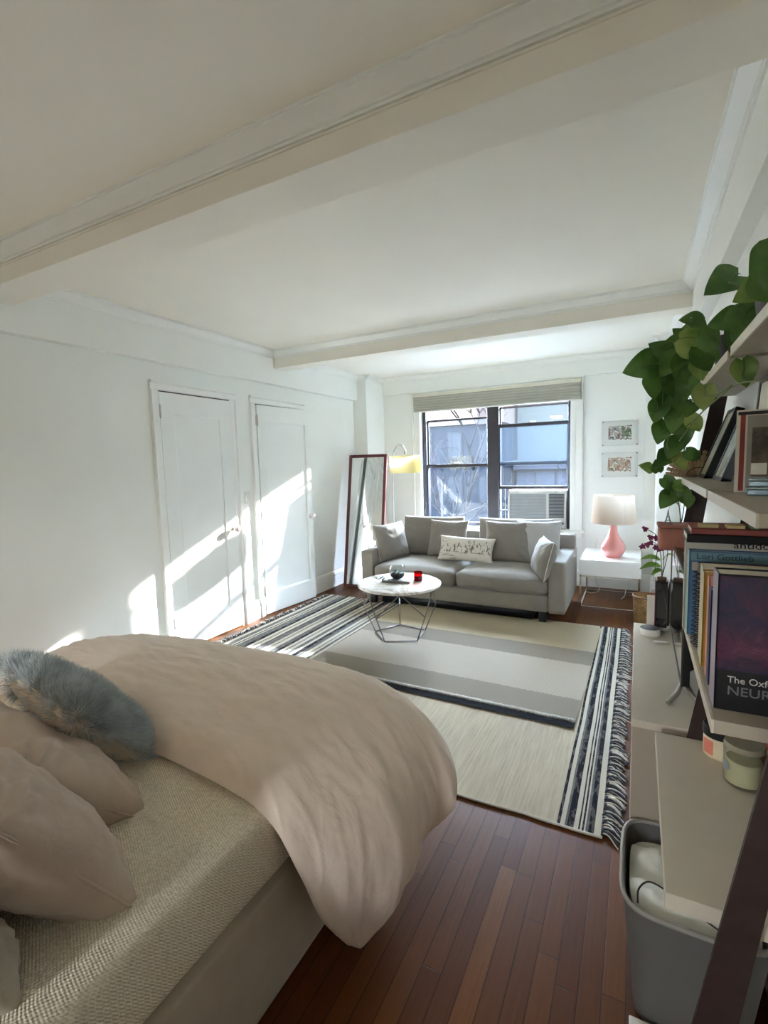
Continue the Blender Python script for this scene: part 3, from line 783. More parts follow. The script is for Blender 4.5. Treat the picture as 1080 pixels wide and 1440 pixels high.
multibox_parts = [(0, .036, 0, .035, 0, H_), (W_ - .036, W_, 0, .035, 0, H_), (0.036, W_ - .036, 0, .035, 0, .036), (.036, W_ - .036, 0, .035, H_ - .036, H_)]
o = multibox('mirror_frame', multibox_parts, MAHO, r, bev=.005); o.matrix_local = Mm
bm = bmesh.new(); box(bm, .03, W_ - .03, .012, .02, .03, H_ - .03); o = finish('mirror_glass', bm, mirror_mat(), r); o.matrix_local = Mm

# ------------------------------------------------------------------ coffee table
def marble():
    t = NT('white_marble'); n = t.noise(3.2, 8, .62, dist=1.4)
    v = t.math('ABSOLUTE', t.math('SUBTRACT', n, .5))
    c = t.ramp(v, [(0, rgb(170, 158, 144)), (.03, rgb(214, 208, 198)), (.12, rgb(234, 231, 224))])
    t.bsdf(c, .18, 0, Coat_Weight=.2); return t.m
TC = Vector((-1.812, 3.704, 0)); TH = .48
r = thing('coffee_table', 'round marble-topped coffee table on a geometric wire base', 'coffee table', tuple(TC))
bm = bmesh.new(); lathe(bm, [(.001, TH - .026), (.352, TH - .026), (.360, TH - .02), (.362, TH - .012), (.360, TH - .004), (.354, TH), (.001, TH)], 72)
finish('marble_top', bm, marble(), r, smooth=True, auto=35)
bm = bmesh.new()
a0 = math.atan2(3.479 - 3.704, -1.849 + 1.812)
bv = [Vector((.232 * cos(a0 + 2 * pi * k / 5), .232 * sin(a0 + 2 * pi * k / 5), .023)) for k in range(5)]
mv = [Vector((.338 * cos(a0 + 2 * pi * k / 5), .338 * sin(a0 + 2 * pi * k / 5), .25)) for k in range(5)]
tv = [Vector((.30 * cos(a0 + 2 * pi * (k + .5) / 5), .30 * sin(a0 + 2 * pi * (k + .5) / 5), TH - .028)) for k in range(5)]
for k in range(5):
    for a, b in ((bv[k], bv[(k + 1) % 5]), (mv[k], bv[k]), (mv[k], tv[k]), (mv[k], tv[k - 1]), (tv[k], tv[(k + 1) % 5])):
        tube(bm, [a, b], .0048, 8)
finish('wire_base', bm, simple('dark_steel_wire', (.22, .20, .18, 1), .35, .9, var=.05, bstr=.05), r)
# on the table
def clear_glass(name, col=(.95, .97, .96, 1), k=1.0):
    t = NT(name); tr = t.n('ShaderNodeBsdfTransparent'); tr.inputs[0].default_value = col
    gl = t.n('ShaderNodeBsdfGlossy'); gl.inputs['Roughness'].default_value = .0
    lw = t.n('ShaderNodeLayerWeight'); fr = t.math('MULTIPLY', t.math('ADD', .035, t.math('MULTIPLY', t.math('POWER', lw.outputs['Facing'], 3.5), .75)), k, clamp=True)
    m = t.n('ShaderNodeMixShader'); t.l(fr, m.inputs[0]); t.l(tr.outputs[0], m.inputs[1]); t.l(gl.outputs[0], m.inputs[2]); t.l(m.outputs[0], t.out.inputs[0]); return t.m
GLS = clear_glass('clear_glass', k=1.3)
SOIL = simple('dark_soil', rgb(44, 38, 34), .95, var=.3, nscale=60, bstr=.6, bdist=.004)
SUCC = simple('succulent_green', rgb(78, 96, 78), .6, var=.2, nscale=30)
SILV = simple('silver_leaf', rgb(176, 178, 176), .6, var=.1)
bx, by = TC.x - .03, TC.y + .03
r = thing('terrarium', 'round glass terrarium bowl with dark soil and small plants on the coffee table', 'terrarium', (bx, by, TH + .021))
bm = bmesh.new(); R0 = .072; pr = []
for i in range(17):
    a = -pi / 2 + (pi * .78) * i / 16; pr.append((max(.001, R0 * cos(a)), R0 + R0 * sin(a) * .98))
pr[0] = (.028, .001); lathe(bm, pr, 36, cap0=True, cap1=False); bmesh.ops.solidify(bm, geom=bm.faces[:], thickness=.002); finish('glass_bowl', bm, GLS, r, smooth=True)
bm = bmesh.new(); lathe(bm, [(.001, .004), (.04, .008), (.058, .025), (.066, .045), (.06, .052), (.03, .058), (.001, .06)], 24)
for v in bm.verts: v.co.z += fbm(v.co * 1, 60, 2) * .004 if v.co.z > .04 else 0
finish('soil', bm, SOIL, r, smooth=True)
bm = bmesh.new(); rnd = random.Random(9)
for cxy in ((-.02, .0, .055, .04), (.015, .02, .05, .025), (.025, -.02, .05, .022), (-.01, -.03, .05, .02)):
    for k in range(9):
        a = k * 2.4; L = cxy[3] * rnd.uniform(.7, 1); d = Vector((cos(a) * .5, sin(a) * .5, 1)).normalized()
        p = Vector(cxy[:3]); tube(bm, [p, p + d * L * .5 + Vector((cos(a), sin(a), 0)) * .003, p + d * L], [.003, .004, .0006], 6)
finish('succulents', bm, SUCC, r, smooth=True)
r = thing('coffee_table_book', 'grey hardcover book lying under the glass terrarium on the coffee table', 'book', (bx, by, TH), radians(12))
boxobj('book_cover', (-.12, .12, -.085, .085, 0, .021), simple('grey_book_cover', rgb(128, 128, 126), .5, var=.05), r, bev=.002)
boxobj('book_pages', (-.116, .1215, -.082, .0862, .004, .017), PAPER, r, bev=0)
r = thing('silver_leaf_ornament', 'small silvery leaf cluster lying on the grey book left of the terrarium', 'ornament', (bx - .15, by - .06, TH + .001))
bm = bmesh.new(); rnd = random.Random(4)
for k in range(16):
    a = rnd.uniform(0, 2 * pi); rr = rnd.uniform(.0, .045); p = Vector((rr * cos(a), rr * sin(a), .008 + rnd.uniform(0, .022)))
    d = Vector((cos(a), sin(a), rnd.uniform(.2, .9))).normalized(); tube(bm, [p, p + d * .014, p + d * .03], [.004, .009, .001], 6)
finish('leaves', bm, SILV, r, smooth=True)
r = thing('red_candle', 'red glass candle holder on the coffee table', 'candle', (TC.x + .135, TC.y + .10, TH))
RG = clear_glass('red_glass', (.75, .08, .03, 1), .8)
bm = bmesh.new(); lathe(bm, [(.001, .001), (.034, .001), (.037, .006), (.038, .082), (.0355, .082), (.0345, .008), (.001, .006)], 28); finish('glass_cup', bm, RG, r, smooth=True, auto=40)
boxm = simple('red_wax', rgb(150, 42, 26), .5)
bm = bmesh.new(); lathe(bm, [(.001, .008), (.034, .008), (.034, .045), (.001, .045)], 28); finish('wax', bm, boxm, r, smooth=True, auto=40)
# ------------------------------------------------------------------ bed
LINEN = fabric('taupe_linen', rgb(186, 168, 152), 260, var=.06, bstr=.6, wr=11, wrs=.009, bdist=.004)
LINEND = fabric('taupe_linen_duvet', rgb(228, 211, 196), 260, var=.05, bstr=.6, aniso=(1, 2.4, 1), wr=7, wrs=.009, bdist=.004)
LINENW = fabric('pale_linen', rgb(168, 160, 144), 260, var=.05, bstr=.4)
UPH = fabric('bed_upholstery', rgb(176, 164, 146), 420, var=.08, bstr=.5)
def knit_mat():
    t = NT('woven_mattress_cover'); x, y, z = t.xyz()
    a = t.math('SINE', t.math('MULTIPLY', t.math('ADD', x, t.math('MULTIPLY', y, .35)), 2 * pi / .0095))
    b = t.math('SINE', t.math('MULTIPLY', t.math('ADD', t.math('SUBTRACT', y, t.math('MULTIPLY', x, .2)), z), 2 * pi / .0085))
    w = t.math('MULTIPLY', a, b); n = t.noise(170, 2, .6)
    c = t.ramp(t.math('ADD', t.math('MULTIPLY', w, .2), n), [(.3, rgb(204, 193, 172)), (.7, rgb(240, 230, 210))])
    bb = t.bsdf(c, .95, 0, t.math('ADD', w, n), .6, .0022); return t.m
BX0, BX1, BY0, BY1 = -2.42, -.875, -.28, 1.74
r = thing('bed_base', 'upholstered greige bed base standing on the wood floor under the mattress', 'bed', ((BX0 + BX1) / 2, (BY0 + BY1) / 2, 0))
bm = rbox_bm(-(BX1 - BX0) / 2, (BX1 - BX0) / 2, -(BY1 - BY0) / 2, (BY1 - BY0) / 2, .0, .345, .018, 0, 12, wr=.001); finish('box_spring', bm, UPH, r, smooth=True)
for sx in (-1, 1):
    for sy in (-1, 1): boxobj('leg', (sx * .65 - .03, sx * .65 + .03, sy * .85 - .03, sy * .85 + .03, 0, .02), BLACKP, r)
bm = rbox_bm(BX0, BX1 + .004, BY0, BY1, .349, .572, .05, .004, 30, wr=.002)
tag(finish('mattress', bm, knit_mat(), smooth=True), 'thick mattress in a textured oatmeal woven cover on the bed base', 'mattress')
tube_bm = bmesh.new()
PG = 'pillows at the head of the bed'
cushion('large taupe linen pillow nearest the camera of the fully visible bed pillows', .70, .46, .22, (-1.285, .60, .562), 33, 0, LINEN, 11, group=PG, ry=3, wr=.022, power=.40, pinch=.10, N=56, piping=LINEN)
cushion('taupe linen pillow between the fur pillow and the nearest large pillow', .66, .40, .20, (-1.50, .82, .557), 46, -4, LINEN, 12, group=PG, ry=4, wr=.02, power=.40, pinch=.10, N=56, piping=LINEN)
cushion('pale pillow mostly out of frame at the left bottom edge of the photo', .66, .46, .2, (-1.27, .37, .562), 26, 0, LINENW, 14, group=PG, wr=.016, pinch=.1, N=40)
# fur pillow
FURB = fabric('beige_pillow_back', rgb(204, 190, 170), 260, var=.05, bstr=.4)
fur_o = cushion('grey-blue faux fur pillow with a beige linen back standing on the bed', .50, .36, .15, (-1.63, 1.0, .575), 40, -6, FURB, 13, group=PG, ry=5, wr=.008, pinch=.08, N=40)
def fur_mat():
    t = NT('grey_faux_fur'); x, y, z = t.xyz()
    c = t.ramp(t.noise(18, 3), [(.3, rgb(158, 168, 172)), (.7, rgb(214, 221, 223))])
    b = t.bsdf(c, .8); b.inputs['Sheen Weight'].default_value = .4; return t.m
bm = bmesh.new(); rnd = random.Random(21)
me = fur_o.data
faces = [p for p in me.polygons]
cands = []
for p in faces:
    c = p.center
    u, v = c.x / .25, (c.z - .18) / .18
    e_ = fbm(c, 14, 2) * .22
    if c.y > .0 or v + e_ > .62 or u + e_ > .62: cands.append(p)
tot = sum(p.area for p in cands)
NF = 26000
for p in cands:
    n = p.area / tot * NF; n = int(n) + (1 if rnd.random() < n - int(n) else 0)
    vs = [me.vertices[i].co for i in p.vertices]
    for _ in range(n):
        a, b = rnd.random(), rnd.random()
        q = vs[0].lerp(vs[1], a).lerp(vs[3 % len(vs)].lerp(vs[2], a), b)
        if q.y < -.004:
            fade = (max((q.z - .18) / .18, q.x / .25) + fbm(q, 20, 2) * .12 - .80) / .26
            if rnd.random() > fade ** 2: continue
        nr = p.normal.copy()
        if nr.dot(p.center - Vector((0, 0, .18))) < 0: nr.negate()
        u, v = q.x / .25, (q.z - .18) / .18
        nr = (nr + Vector((u * .6, 0, v * .9))).normalized()
        comb = Vector((fbm(q + Vector((5, 0, 0)), 6, 2), .2, fbm(q + Vector((0, 7, 0)), 6, 2) - .25)) * .9
        d1 = (nr + comb * .35 + Vector((rnd.uniform(-.3, .3), rnd.uniform(-.3, .3), rnd.uniform(-.3, .3)))).normalized()
        d2 = (d1 + comb * .9 + Vector((0, .25 if p.center.y > -.02 else 0, .1))).normalized()
        L = rnd.uniform(.034, .058) * (.7 if p.center.y < 0 else 1); w = rnd.uniform(.0009, .0016)
        side = d1.cross(Vector((rnd.uniform(-1, 1), rnd.uniform(-1, 1), rnd.uniform(-1, 1)))).normalized() * w
        p1 = q + d1 * L * .5; p2 = p1 + d2 * L * .5
        a0, a1 = bm.verts.new(q - side), bm.verts.new(q + side); b0, b1 = bm.verts.new(p1 - side * .8), bm.verts.new(p1 + side * .8); tp = bm.verts.new(p2)
        bm.faces.new((a0, a1, b1, b0)); bm.faces.new((b0, b1, tp))
me2 = bpy.data.meshes.new('fur'); bm.to_mesh(me2); bm.free(); me2.materials.append(fur_mat())
o = bpy.data.objects.new('fur', me2); COL.objects.link(o); o.parent = fur_o; o['kind'] = 'stuff'

# duvet: control net (rows run from the head side to the foot, columns from the wall side over the top and down the room side)
NET = [
 [(-2.56, .98, .30), (-2.42, .98, .575), (-1.95, .98, .60), (-1.35, .96, .595), (-.98, .93, .59), (-.855, .93, .54), (-.80, .97, .38), (-.775, 1.03, .20), (-.75, 1.13, .045)],
 [(-2.60, 1.05, .30), (-2.46, 1.05, .62), (-1.95, 1.04, .68), (-1.35, 1.02, .675), (-.96, .99, .66), (-.80, 1.0, .56), (-.71, 1.03, .38), (-.70, 1.08, .20), (-.715, 1.14, .035)],
 [(-2.62, 1.22, .30), (-2.48, 1.22, .64), (-1.95, 1.22, .71), (-1.35, 1.22, .71), (-.93, 1.20, .685), (-.74, 1.20, .58), (-.63, 1.20, .40), (-.63, 1.20, .22), (-.665, 1.22, .09)],
 [(-2.62, 1.40, .30), (-2.48, 1.40, .64), (-1.95, 1.41, .70), (-1.35, 1.42, .71), (-.93, 1.42, .69), (-.72, 1.41, .60), (-.60, 1.40, .43), (-.59, 1.38, .28), (-.63, 1.35, .19)],
 [(-2.60, 1.56, .30), (-2.46, 1.56, .61), (-1.95, 1.58, .67), (-1.35, 1.60, .68), (-.95, 1.60, .66), (-.72, 1.58, .58), (-.575, 1.55, .44), (-.555, 1.51, .33), (-.60, 1.47, .27)],
 [(-2.58, 1.70, .30), (-2.44, 1.72, .54), (-1.95, 1.74, .59), (-1.35, 1.76, .59), (-.97, 1.75, .56), (-.76, 1.71, .50), (-.62, 1.65, .40), (-.60, 1.60, .31), (-.64, 1.55, .26)],
 [(-2.56, 1.78, .20), (-2.44, 1.82, .40), (-1.95, 1.85, .42), (-1.35, 1.86, .40), (-1.0, 1.84, .38), (-.82, 1.78, .36), (-.70, 1.70, .32), (-.67, 1.64, .27), (-.69, 1.60, .24)],
 [(-2.54, 1.79, .10), (-2.44, 1.84, .14), (-1.95, 1.86, .13), (-1.35, 1.86, .14), (-1.03, 1.83, .16), (-.88, 1.77, .19), (-.78, 1.69, .20), (-.74, 1.63, .21), (-.74, 1.60, .215)],
]
def cr(p0, p1, p2, p3, t):
    return .5 * ((2 * p1) + (p2 - p0) * t + (2 * p0 - 5 * p1 + 4 * p2 - p3) * t * t + (3 * p1 - p0 - 3 * p2 + p3) * t ** 3)
netv = [[Vector(c) for c in row] for row in NET]
def evalrow(row, u):
    n = len(row) - 1; f = min(u * n, n - 1e-6); i = int(f); t = f - i
    return cr(row[max(i - 1, 0)], row[i], row[i + 1], row[min(i + 2, n)], t)
def duvet(u, v):
    n = len(netv) - 1; f = min(v * n, n - 1e-6); i = int(f); t = f - i
    return cr(evalrow(netv[max(i - 1, 0)], u), evalrow(netv[i], u), evalrow(netv[i + 1], u), evalrow(netv[min(i + 2, n)], u), t)
NU, NV = 190, 150
P_ = [[duvet(i / (NU - 1), j / (NV - 1)) for j in range(NV)] for i in range(NU)]
bm = bmesh.new(); VV = []
for i in range(NU):
    row = []
    for j in range(NV):
        p = P_[i][j]; du = P_[min(i + 1, NU - 1)][j] - P_[max(i - 1, 0)][j]; dv = P_[i][min(j + 1, NV - 1)] - P_[i][max(j - 1, 0)]
        n = du.cross(dv)
        n = n.normalized() if n.length > 1e-9 else Vector((0, 0, 1))
        u, v = i / (NU - 1), j / (NV - 1)
        hang = max(0, (u - .52) / .48)
        s = v * 7
        # vertical folds in the overhang, long soft creases across the top
        f1 = sin(s * 3.3 + 1.4 * fbm((v * 3, u * 1.2, 0), 1.3, 2) + 1.0) * .016 * hang ** 1.3 + sin(s * 7.1 + 2 * fbm((v * 4, u, 4), 1.5, 2)) * .007 * hang ** 1.6
        q = Vector((p.x * .9 + p.y * .5, p.y * 2.2 - p.x * .5, p.z))
        f2 = (1 - abs(fbm(q * 1.0 + Vector((3, 1, 0)), 2.2, 2))) ** 3 * .007 - .003 + (1 - abs(fbm(Vector((p.x * 1.6, p.y * 5 + p.x * 1.5, 7)), 2.6, 2))) ** 7 * .006
        f3 = fbm(Vector((p.x * 2.2, p.y * 7.5 + p.x * 2, p.z * 2)), 3.2, 3) * .0032
        dimple = -.012 * max(0, 1 - abs(u - .56) / .12) * (max(0, sin(s * 2.6 + .7)) ** 2)
        edge = min(1, v * 14, (1 - u) * 16)
        row.append(bm.verts.new(p + n * ((f1 + f2 * (1 - .5 * hang) + f3 + dimple) * (edge * .8 + .2))))
    VV.append(row)
for i in range(NU - 1):
    for j in range(NV - 1):
        bm.faces.new((VV[i][j], VV[i + 1][j], VV[i + 1][j + 1], VV[i][j + 1])).smooth = True
bmesh.ops.recalc_face_normals(bm, faces=bm.faces)
o = finish('duvet', bm, LINEND, smooth=True)
# make sure outward is up
if sum(p.normal.z for p in o.data.polygons) < 0: o.data.flip_normals()
md = o.modifiers.new('thickness', 'SOLIDIFY'); md.thickness = .035; md.offset = -1
tag(o, 'puffy taupe linen duvet spread over the foot half of the bed, hanging over the edge', 'duvet')
LEAF_A = [(0.159,2.0,1.869,0.716,0.585,-0.38,0.53,-0.81,-0.249,0.126,1), (0.204,1.95,1.873,0.788,0.577,-0.214,0.566,-0.816,-0.116,0.105,0), (0.191,2.0,1.822,0.436,0.19,-0.88,0.059,-0.981,-0.183,0.101,0), (0.074,2.3,1.922,-0.722,-0.351,0.597,0.486,-0.871,0.076,0.12,0), (0.007,2.3,1.868,-0.932,-0.267,-0.246,0.26,-0.964,0.062,0.157,0), (0.064,2.35,1.855,-0.026,-0.373,-0.927,-0.418,-0.838,0.349,0.118,0), (0.047,2.3,1.779,0.201,-0.071,-0.977,0.333,-0.933,0.137,0.104,0), (0.107,2.2,1.849,-0.6,-0.53,-0.599,0.105,-0.795,0.598,0.136,0), (0.101,2.3,1.802,-0.059,-0.136,-0.989,0.447,-0.889,0.095,0.109,0), (0.143,2.2,1.823,0.081,0.152,-0.985,0.326,-0.938,-0.118,0.119,0), (0.157,2.1,1.98,-0.929,-0.318,0.186,0.361,-0.89,0.278,0.081,0), (0.157,2.2,1.962,-0.951,-0.261,-0.163,0.166,-0.881,0.443,0.085,1), (0.186,2.1,1.956,0.849,0.382,-0.365,0.462,-0.872,0.161,0.071,0), (0.128,2.2,1.956,-0.586,-0.219,0.78,0.4,-0.915,0.043,0.07,0), (0.204,2.1,1.702,0.005,0.114,-0.993,-0.146,-0.983,-0.114,0.097,1), (0.068,2.35,1.687,-0.26,-0.117,-0.959,-0.023,-0.992,0.127,0.107,0), (0.109,2.4,1.706,0.79,0.485,-0.375,0.341,-0.856,-0.388,0.078,0), (0.133,2.35,1.648,-0.371,-0.069,-0.926,-0.441,-0.865,0.241,0.123,0), (0.085,2.4,1.6,-0.285,-0.25,-0.925,-0.042,-0.961,0.273,0.109,0), (0.11,2.4,1.629,-0.793,-0.48,0.375,0.582,-0.778,0.236,0.09,0), (0.171,2.35,1.602,-0.008,-0.046,-0.999,-0.534,-0.845,0.043,0.122,0), (0.198,2.3,1.623,0.359,0.317,-0.878,-0.301,-0.851,-0.431,0.085,1), (0.131,2.4,1.533,-0.46,-0.249,-0.852,-0.191,-0.909,0.369,0.108,0), (0.101,2.4,1.489,-0.512,-0.56,-0.651,0.203,-0.816,0.542,0.103,0), (0.03,2.4,1.454,-0.765,-0.522,0.377,0.625,-0.741,0.244,0.065,1), (0.072,2.4,1.459,-0.209,-0.263,0.942,0.006,-0.964,-0.268,0.061,0), (0.161,2.4,1.472,0.546,-0.039,-0.837,0.272,-0.937,0.221,0.081,1), (0.197,2.35,1.5,0.781,0.076,-0.62,-0.044,-0.984,-0.175,0.07,0), (0.127,2.3,1.771,0.391,-0.075,-0.918,0.032,-0.995,0.095,0.114,0), (0.156,2.2,1.756,-0.24,0.036,-0.97,-0.27,-0.962,0.031,0.102,0), (0.093,2.35,1.737,-0.31,-0.201,-0.929,0.16,-0.975,0.157,0.1,0), (0.132,2.25,1.891,-0.712,-0.59,0.38,0.66,-0.748,0.076,0.116,0), (0.03,2.35,1.908,-0.915,-0.218,0.34,0.333,-0.884,0.328,0.089,0), (0.113,2.3,1.939,-0.863,-0.484,-0.143,0.462,-0.872,0.164,0.102,0), (0.171,2.2,1.794,0.769,0.111,-0.629,-0.033,-0.976,-0.213,0.086,0), (0.191,2.1,1.803,0.154,0.019,-0.988,-0.189,-0.981,-0.048,0.086,1), (0.14,2.3,1.714,-0.008,0.139,-0.99,-0.307,-0.943,-0.13,0.085,0), (0.174,2.25,1.679,-0.306,-0.515,-0.801,0.178,-0.857,0.484,0.077,0), (0.059,2.4,1.819,-0.435,-0.564,-0.702,-0.009,-0.777,0.63,0.09,0), (0.22,2.0,1.83,0.776,0.353,-0.522,0.599,-0.673,0.435,0.072,0)]
LEAF_B = [(0.189,1.6,1.949,-0.705,-0.567,-0.425,0.391,-0.812,0.434,0.116,0), (0.227,1.3,1.879,-0.341,-0.211,-0.916,0.251,-0.96,0.127,0.109,0), (0.217,1.4,1.864,-0.739,-0.483,-0.469,0.465,-0.87,0.163,0.084,1), (0.233,1.45,1.841,-0.404,-0.357,-0.842,-0.386,-0.768,0.511,0.087,0), (0.221,1.5,1.822,-0.041,-0.348,-0.936,-0.346,-0.874,0.34,0.094,0), (0.2,1.6,1.849,-0.88,-0.462,-0.111,0.424,-0.87,0.252,0.098,0), (0.221,1.6,1.795,-0.067,-0.303,-0.951,0.347,-0.901,0.262,0.086,0), (0.224,1.3,1.837,0.476,0.115,-0.872,-0.175,-0.959,-0.222,0.065,0), (0.236,1.55,1.704,0.162,-0.071,-0.984,-0.118,-0.992,0.052,0.076,1), (0.245,1.45,1.802,0.103,0.113,-0.988,-0.251,-0.958,-0.136,0.073,0), (0.237,1.55,1.792,0.435,0.192,-0.88,-0.377,-0.849,-0.372,0.072,0)]
LEAF_C = [(0.124,2.45,1.377,0.677,0.008,-0.736,0.135,-0.984,0.114,0.08,0), (0.152,2.45,1.346,-0.497,-0.165,-0.852,0.032,-0.985,0.172,0.083,0), (0.115,2.45,1.309,-0.533,-0.412,-0.739,0.049,-0.887,0.46,0.1,0), (0.179,2.45,1.321,0.266,-0.202,-0.942,-0.121,-0.977,0.175,0.08,0), (0.107,2.45,1.343,-0.772,-0.634,0.048,0.613,-0.722,0.321,0.044,0), (0.195,2.45,1.3,-0.109,-0.226,-0.968,-0.152,-0.959,0.241,0.061,0), (0.167,2.45,1.367,0.911,0.229,-0.342,0.311,-0.927,0.208,0.068,1)]
VINE_A = [[(0.193,2.15,1.881),(0.142,2.2,1.863),(0.096,2.3,1.816),(0.086,2.35,1.709),(0.116,2.4,1.623),(0.107,2.4,1.549),(0.119,2.4,1.488),(0.075,2.4,1.453),(0.035,2.4,1.454)], [(0.199,2.1,1.863),(0.154,2.2,1.822),(0.147,2.3,1.727),(0.145,2.35,1.647),(0.174,2.38,1.574),(0.165,2.4,1.502),(0.147,2.42,1.457)], [(0.141,2.2,1.876),(0.107,2.25,1.943),(0.073,2.3,1.93)], [(0.098,2.25,1.858),(0.045,2.3,1.872),(0.007,2.3,1.868)], [(0.168,2.1,1.855),(0.16,2.12,1.934),(0.157,2.1,1.98)], [(0.184,2.05,1.856),(0.207,1.98,1.874),(0.219,1.95,1.871)], [(0.25,1.3,1.652),(0.234,1.42,1.667),(0.219,1.55,1.677),(0.211,1.8,1.67),(0.191,2.05,1.644),(0.171,2.25,1.603),(0.148,2.35,1.56)], [(0.067,2.35,1.74),(0.068,2.35,1.687)], [(0.115,2.38,1.622),(0.085,2.4,1.6)], [(0.218,1.6,1.682),(0.208,1.85,1.684),(0.203,2.05,1.706)], [(0.167,2.3,1.614),(0.214,2.3,1.653),(0.198,2.3,1.623)]]
VINE_B = [[(0.257,1.4,1.811),(0.234,1.42,1.859),(0.211,1.5,1.908),(0.199,1.58,1.943)], [(0.248,1.35,1.815),(0.231,1.3,1.847)], [(0.255,1.42,1.801),(0.235,1.5,1.823),(0.21,1.58,1.838)], [(0.233,1.5,1.678),(0.229,1.53,1.693),(0.235,1.55,1.713)], [(0.248,1.45,1.793),(0.229,1.55,1.801),(0.223,1.6,1.798)]]
VINE_C = [[(0.169,2.45,1.21),(0.161,2.45,1.287),(0.147,2.45,1.334),(0.125,2.45,1.371)], [(0.171,2.45,1.21),(0.18,2.45,1.281),(0.173,2.45,1.349)], [(0.164,2.45,1.281),(0.134,2.45,1.318),(0.115,2.45,1.318)]]
# ------------------------------------------------------------------ leaning bookcases along the right wall
def rail_x(z): return .146 + .165 * (z - .7)
def rail_bm(y0, y1, shift=0.0, w=.07, ztop=1.99):
    bm = bmesh.new(); za = 0.0
    prism(bm, [(rail_x(za) + shift, za), (rail_x(za) + shift + w, za), (min(.367, rail_x(ztop) + shift + w), ztop), (rail_x(ztop) + shift, ztop)], 1, y0, y1)
    bevel_all(bm, .003, 1); return bm
def shelf(root, x0, y0, y1, z, t=.024, m=SHELFW):
    # cream board with its shade put in as grey, paler front edge strip
    s = boxobj('shelf_board', (x0 + .004, XR - .004, y0, y1, z - t, z), SHELF_SHADED, root, bev=.001)
    boxobj('edge_strip', (x0, x0 + .004, y0, y1, z - t, z), m, s, bev=0)
    return s
r = thing('leaning_bookcase', 'nearer leaning ladder bookcase with dark wood sides, desk shelf and books', 'bookcase')
finish('side_rail', rail_bm(.93, .952), DARKW, r); finish('side_rail', rail_bm(1.556, 1.574), DARKW, r)
for x0, z in ((.168, 1.405), (.120, 1.05), (.205, 1.775)): shelf(r, x0, .954, 1.556, z)
boxobj('desk_board', (.060, XR - .004, .958, 1.553, .668, .70), SHELFW, r, bev=.002)
multibox('back_panel', [(XR - .010, XR - .004, .952, 1.556, .70, 1.05)], DARKW, r, bev=0)
r = thing('leaning_bookcase', 'farther leaning ladder bookcase with dark wood sides, beyond the book shelf', 'bookcase')
finish('side_rail', rail_bm(1.580, 1.598), DARKW, r); finish('side_rail', rail_bm(2.60, 2.622, -.035, .11), DARKW, r)
for x0, z in ((.168, 1.405), (.205, 1.775)): shelf(r, x0, 1.60, 2.60, z)
boxobj('shelf_board', (.165, XR - .004, 1.60, 2.60, 1.085, 1.10), SHELF_SHADED, r, bev=.001)

r = thing('media_console', 'cream laminate console under the television on the right, beside the rug', 'console', (0, 1.602, 0))
boxobj('top_board', (-.003, .362, 0, .985, .676, .70), SHELFW, r, bev=.002)
multibox('carcass', [(0, .36, .002, .02, 0, .676), (0, .36, .963, .982, 0, .676), (.34, .36, .02, .963, 0, .676), (0, .34, .02, .963, .04, .06)], SHELF_SHADED, r, bev=.001)  # cream body, its shaded look painted in as grey
for k in range(2): boxobj('door', (-.002, .014, .022 + .4715 * k, .022 + .4715 * k + .469, .03, .672), SHELFW, r, bev=.002)

# ------------------------------------------------------------------ on the console
TVY0, TVY1, TVX = 1.80, 2.46, .142
r = thing('television', 'flat television seen nearly edge-on, standing on the cream console', 'television', (TVX, (TVY0 + TVY1) / 2, .70))
t = NT('tv_screen'); t.bsdf((.012, .012, .014, 1), .06, 0, Specular_IOR_Level=.9, Coat_Weight=1.0); SCR = t.m
h = (TVY1 - TVY0) / 2
boxobj('back_shell', (.0, .022, -h, h, .045, .42), BLACKP, r, bev=.004)
bm = bmesh.new(); prism(bm, [(.02, .07), (.055, .10), (.06, .2), (.05, .34), (.02, .38)], 1, -h + .06, h - .06); finish('back_bulge', bm, BLACKP, r)
boxobj('screen', (-.0015, .0, -h + .008, h - .008, .055, .412), SCR, r, bev=0)
multibox('bezel', [(-.004, .002, -h - .002, -h + .008, .043, .422), (-.004, .002, h - .008, h + .002, .043, .422), (-.004, .002, -h, h, .412, .422), (-.004, .002, -h, h, .043, .055)], simple('bezel_bronze', rgb(84, 78, 70), .35, .6), r, bev=.001)
for s in (-1, 1):
    bm = bmesh.new(); y = s * (h - .03)
    tube(bm, [(.005, y, .05), (-.012, y + s * .03, .02), (-.042, y + s * .085, .006)], [.009, .009, .007], 8); tube(bm, [(.012, y, .05), (.03, y + s * .03, .02), (.06, y + s * .07, .006)], [.009, .009, .007], 8)
    finish('foot', bm, STEEL, r)
r = thing('smart_speaker', 'small round white puck speaker with a grey top at the far end of the console', 'speaker', (.062, 2.435, .70))
bm = bmesh.new(); lathe(bm, [(.001, 0), (.038, 0), (.042, .005), (.042, .027), (.040, .031)], 32, cap1=False); finish('body', bm, WHITEL, r, smooth=True, auto=40)
bm = bmesh.new(); lathe(bm, [(.040, .031), (.038, .0325), (.001, .0325)], 32, cap0=False); finish('top_disc', bm, simple('speaker_grey', rgb(94, 100, 108), .6), r, smooth=True, auto=40)
r = thing('stylus', 'short white pen lying on the console in front of the television', 'pen', (.105, 2.335, .706))
bm = bmesh.new(); tube(bm, [(-.03, -.006, 0), (.012, .002, 0), (.02, .004, 0), (.03, .006, 0)], [.0052, .0055, .003, .001], 10); finish('barrel', bm, WHITEL, r)
r = thing('tall_vase', 'tall square black glass vase holding the orchid at the end of the console', 'vase', (.108, 2.535, .70))
BGL = simple('black_glass', rgb(24, 24, 28), .06, Coat_Weight=1.0)
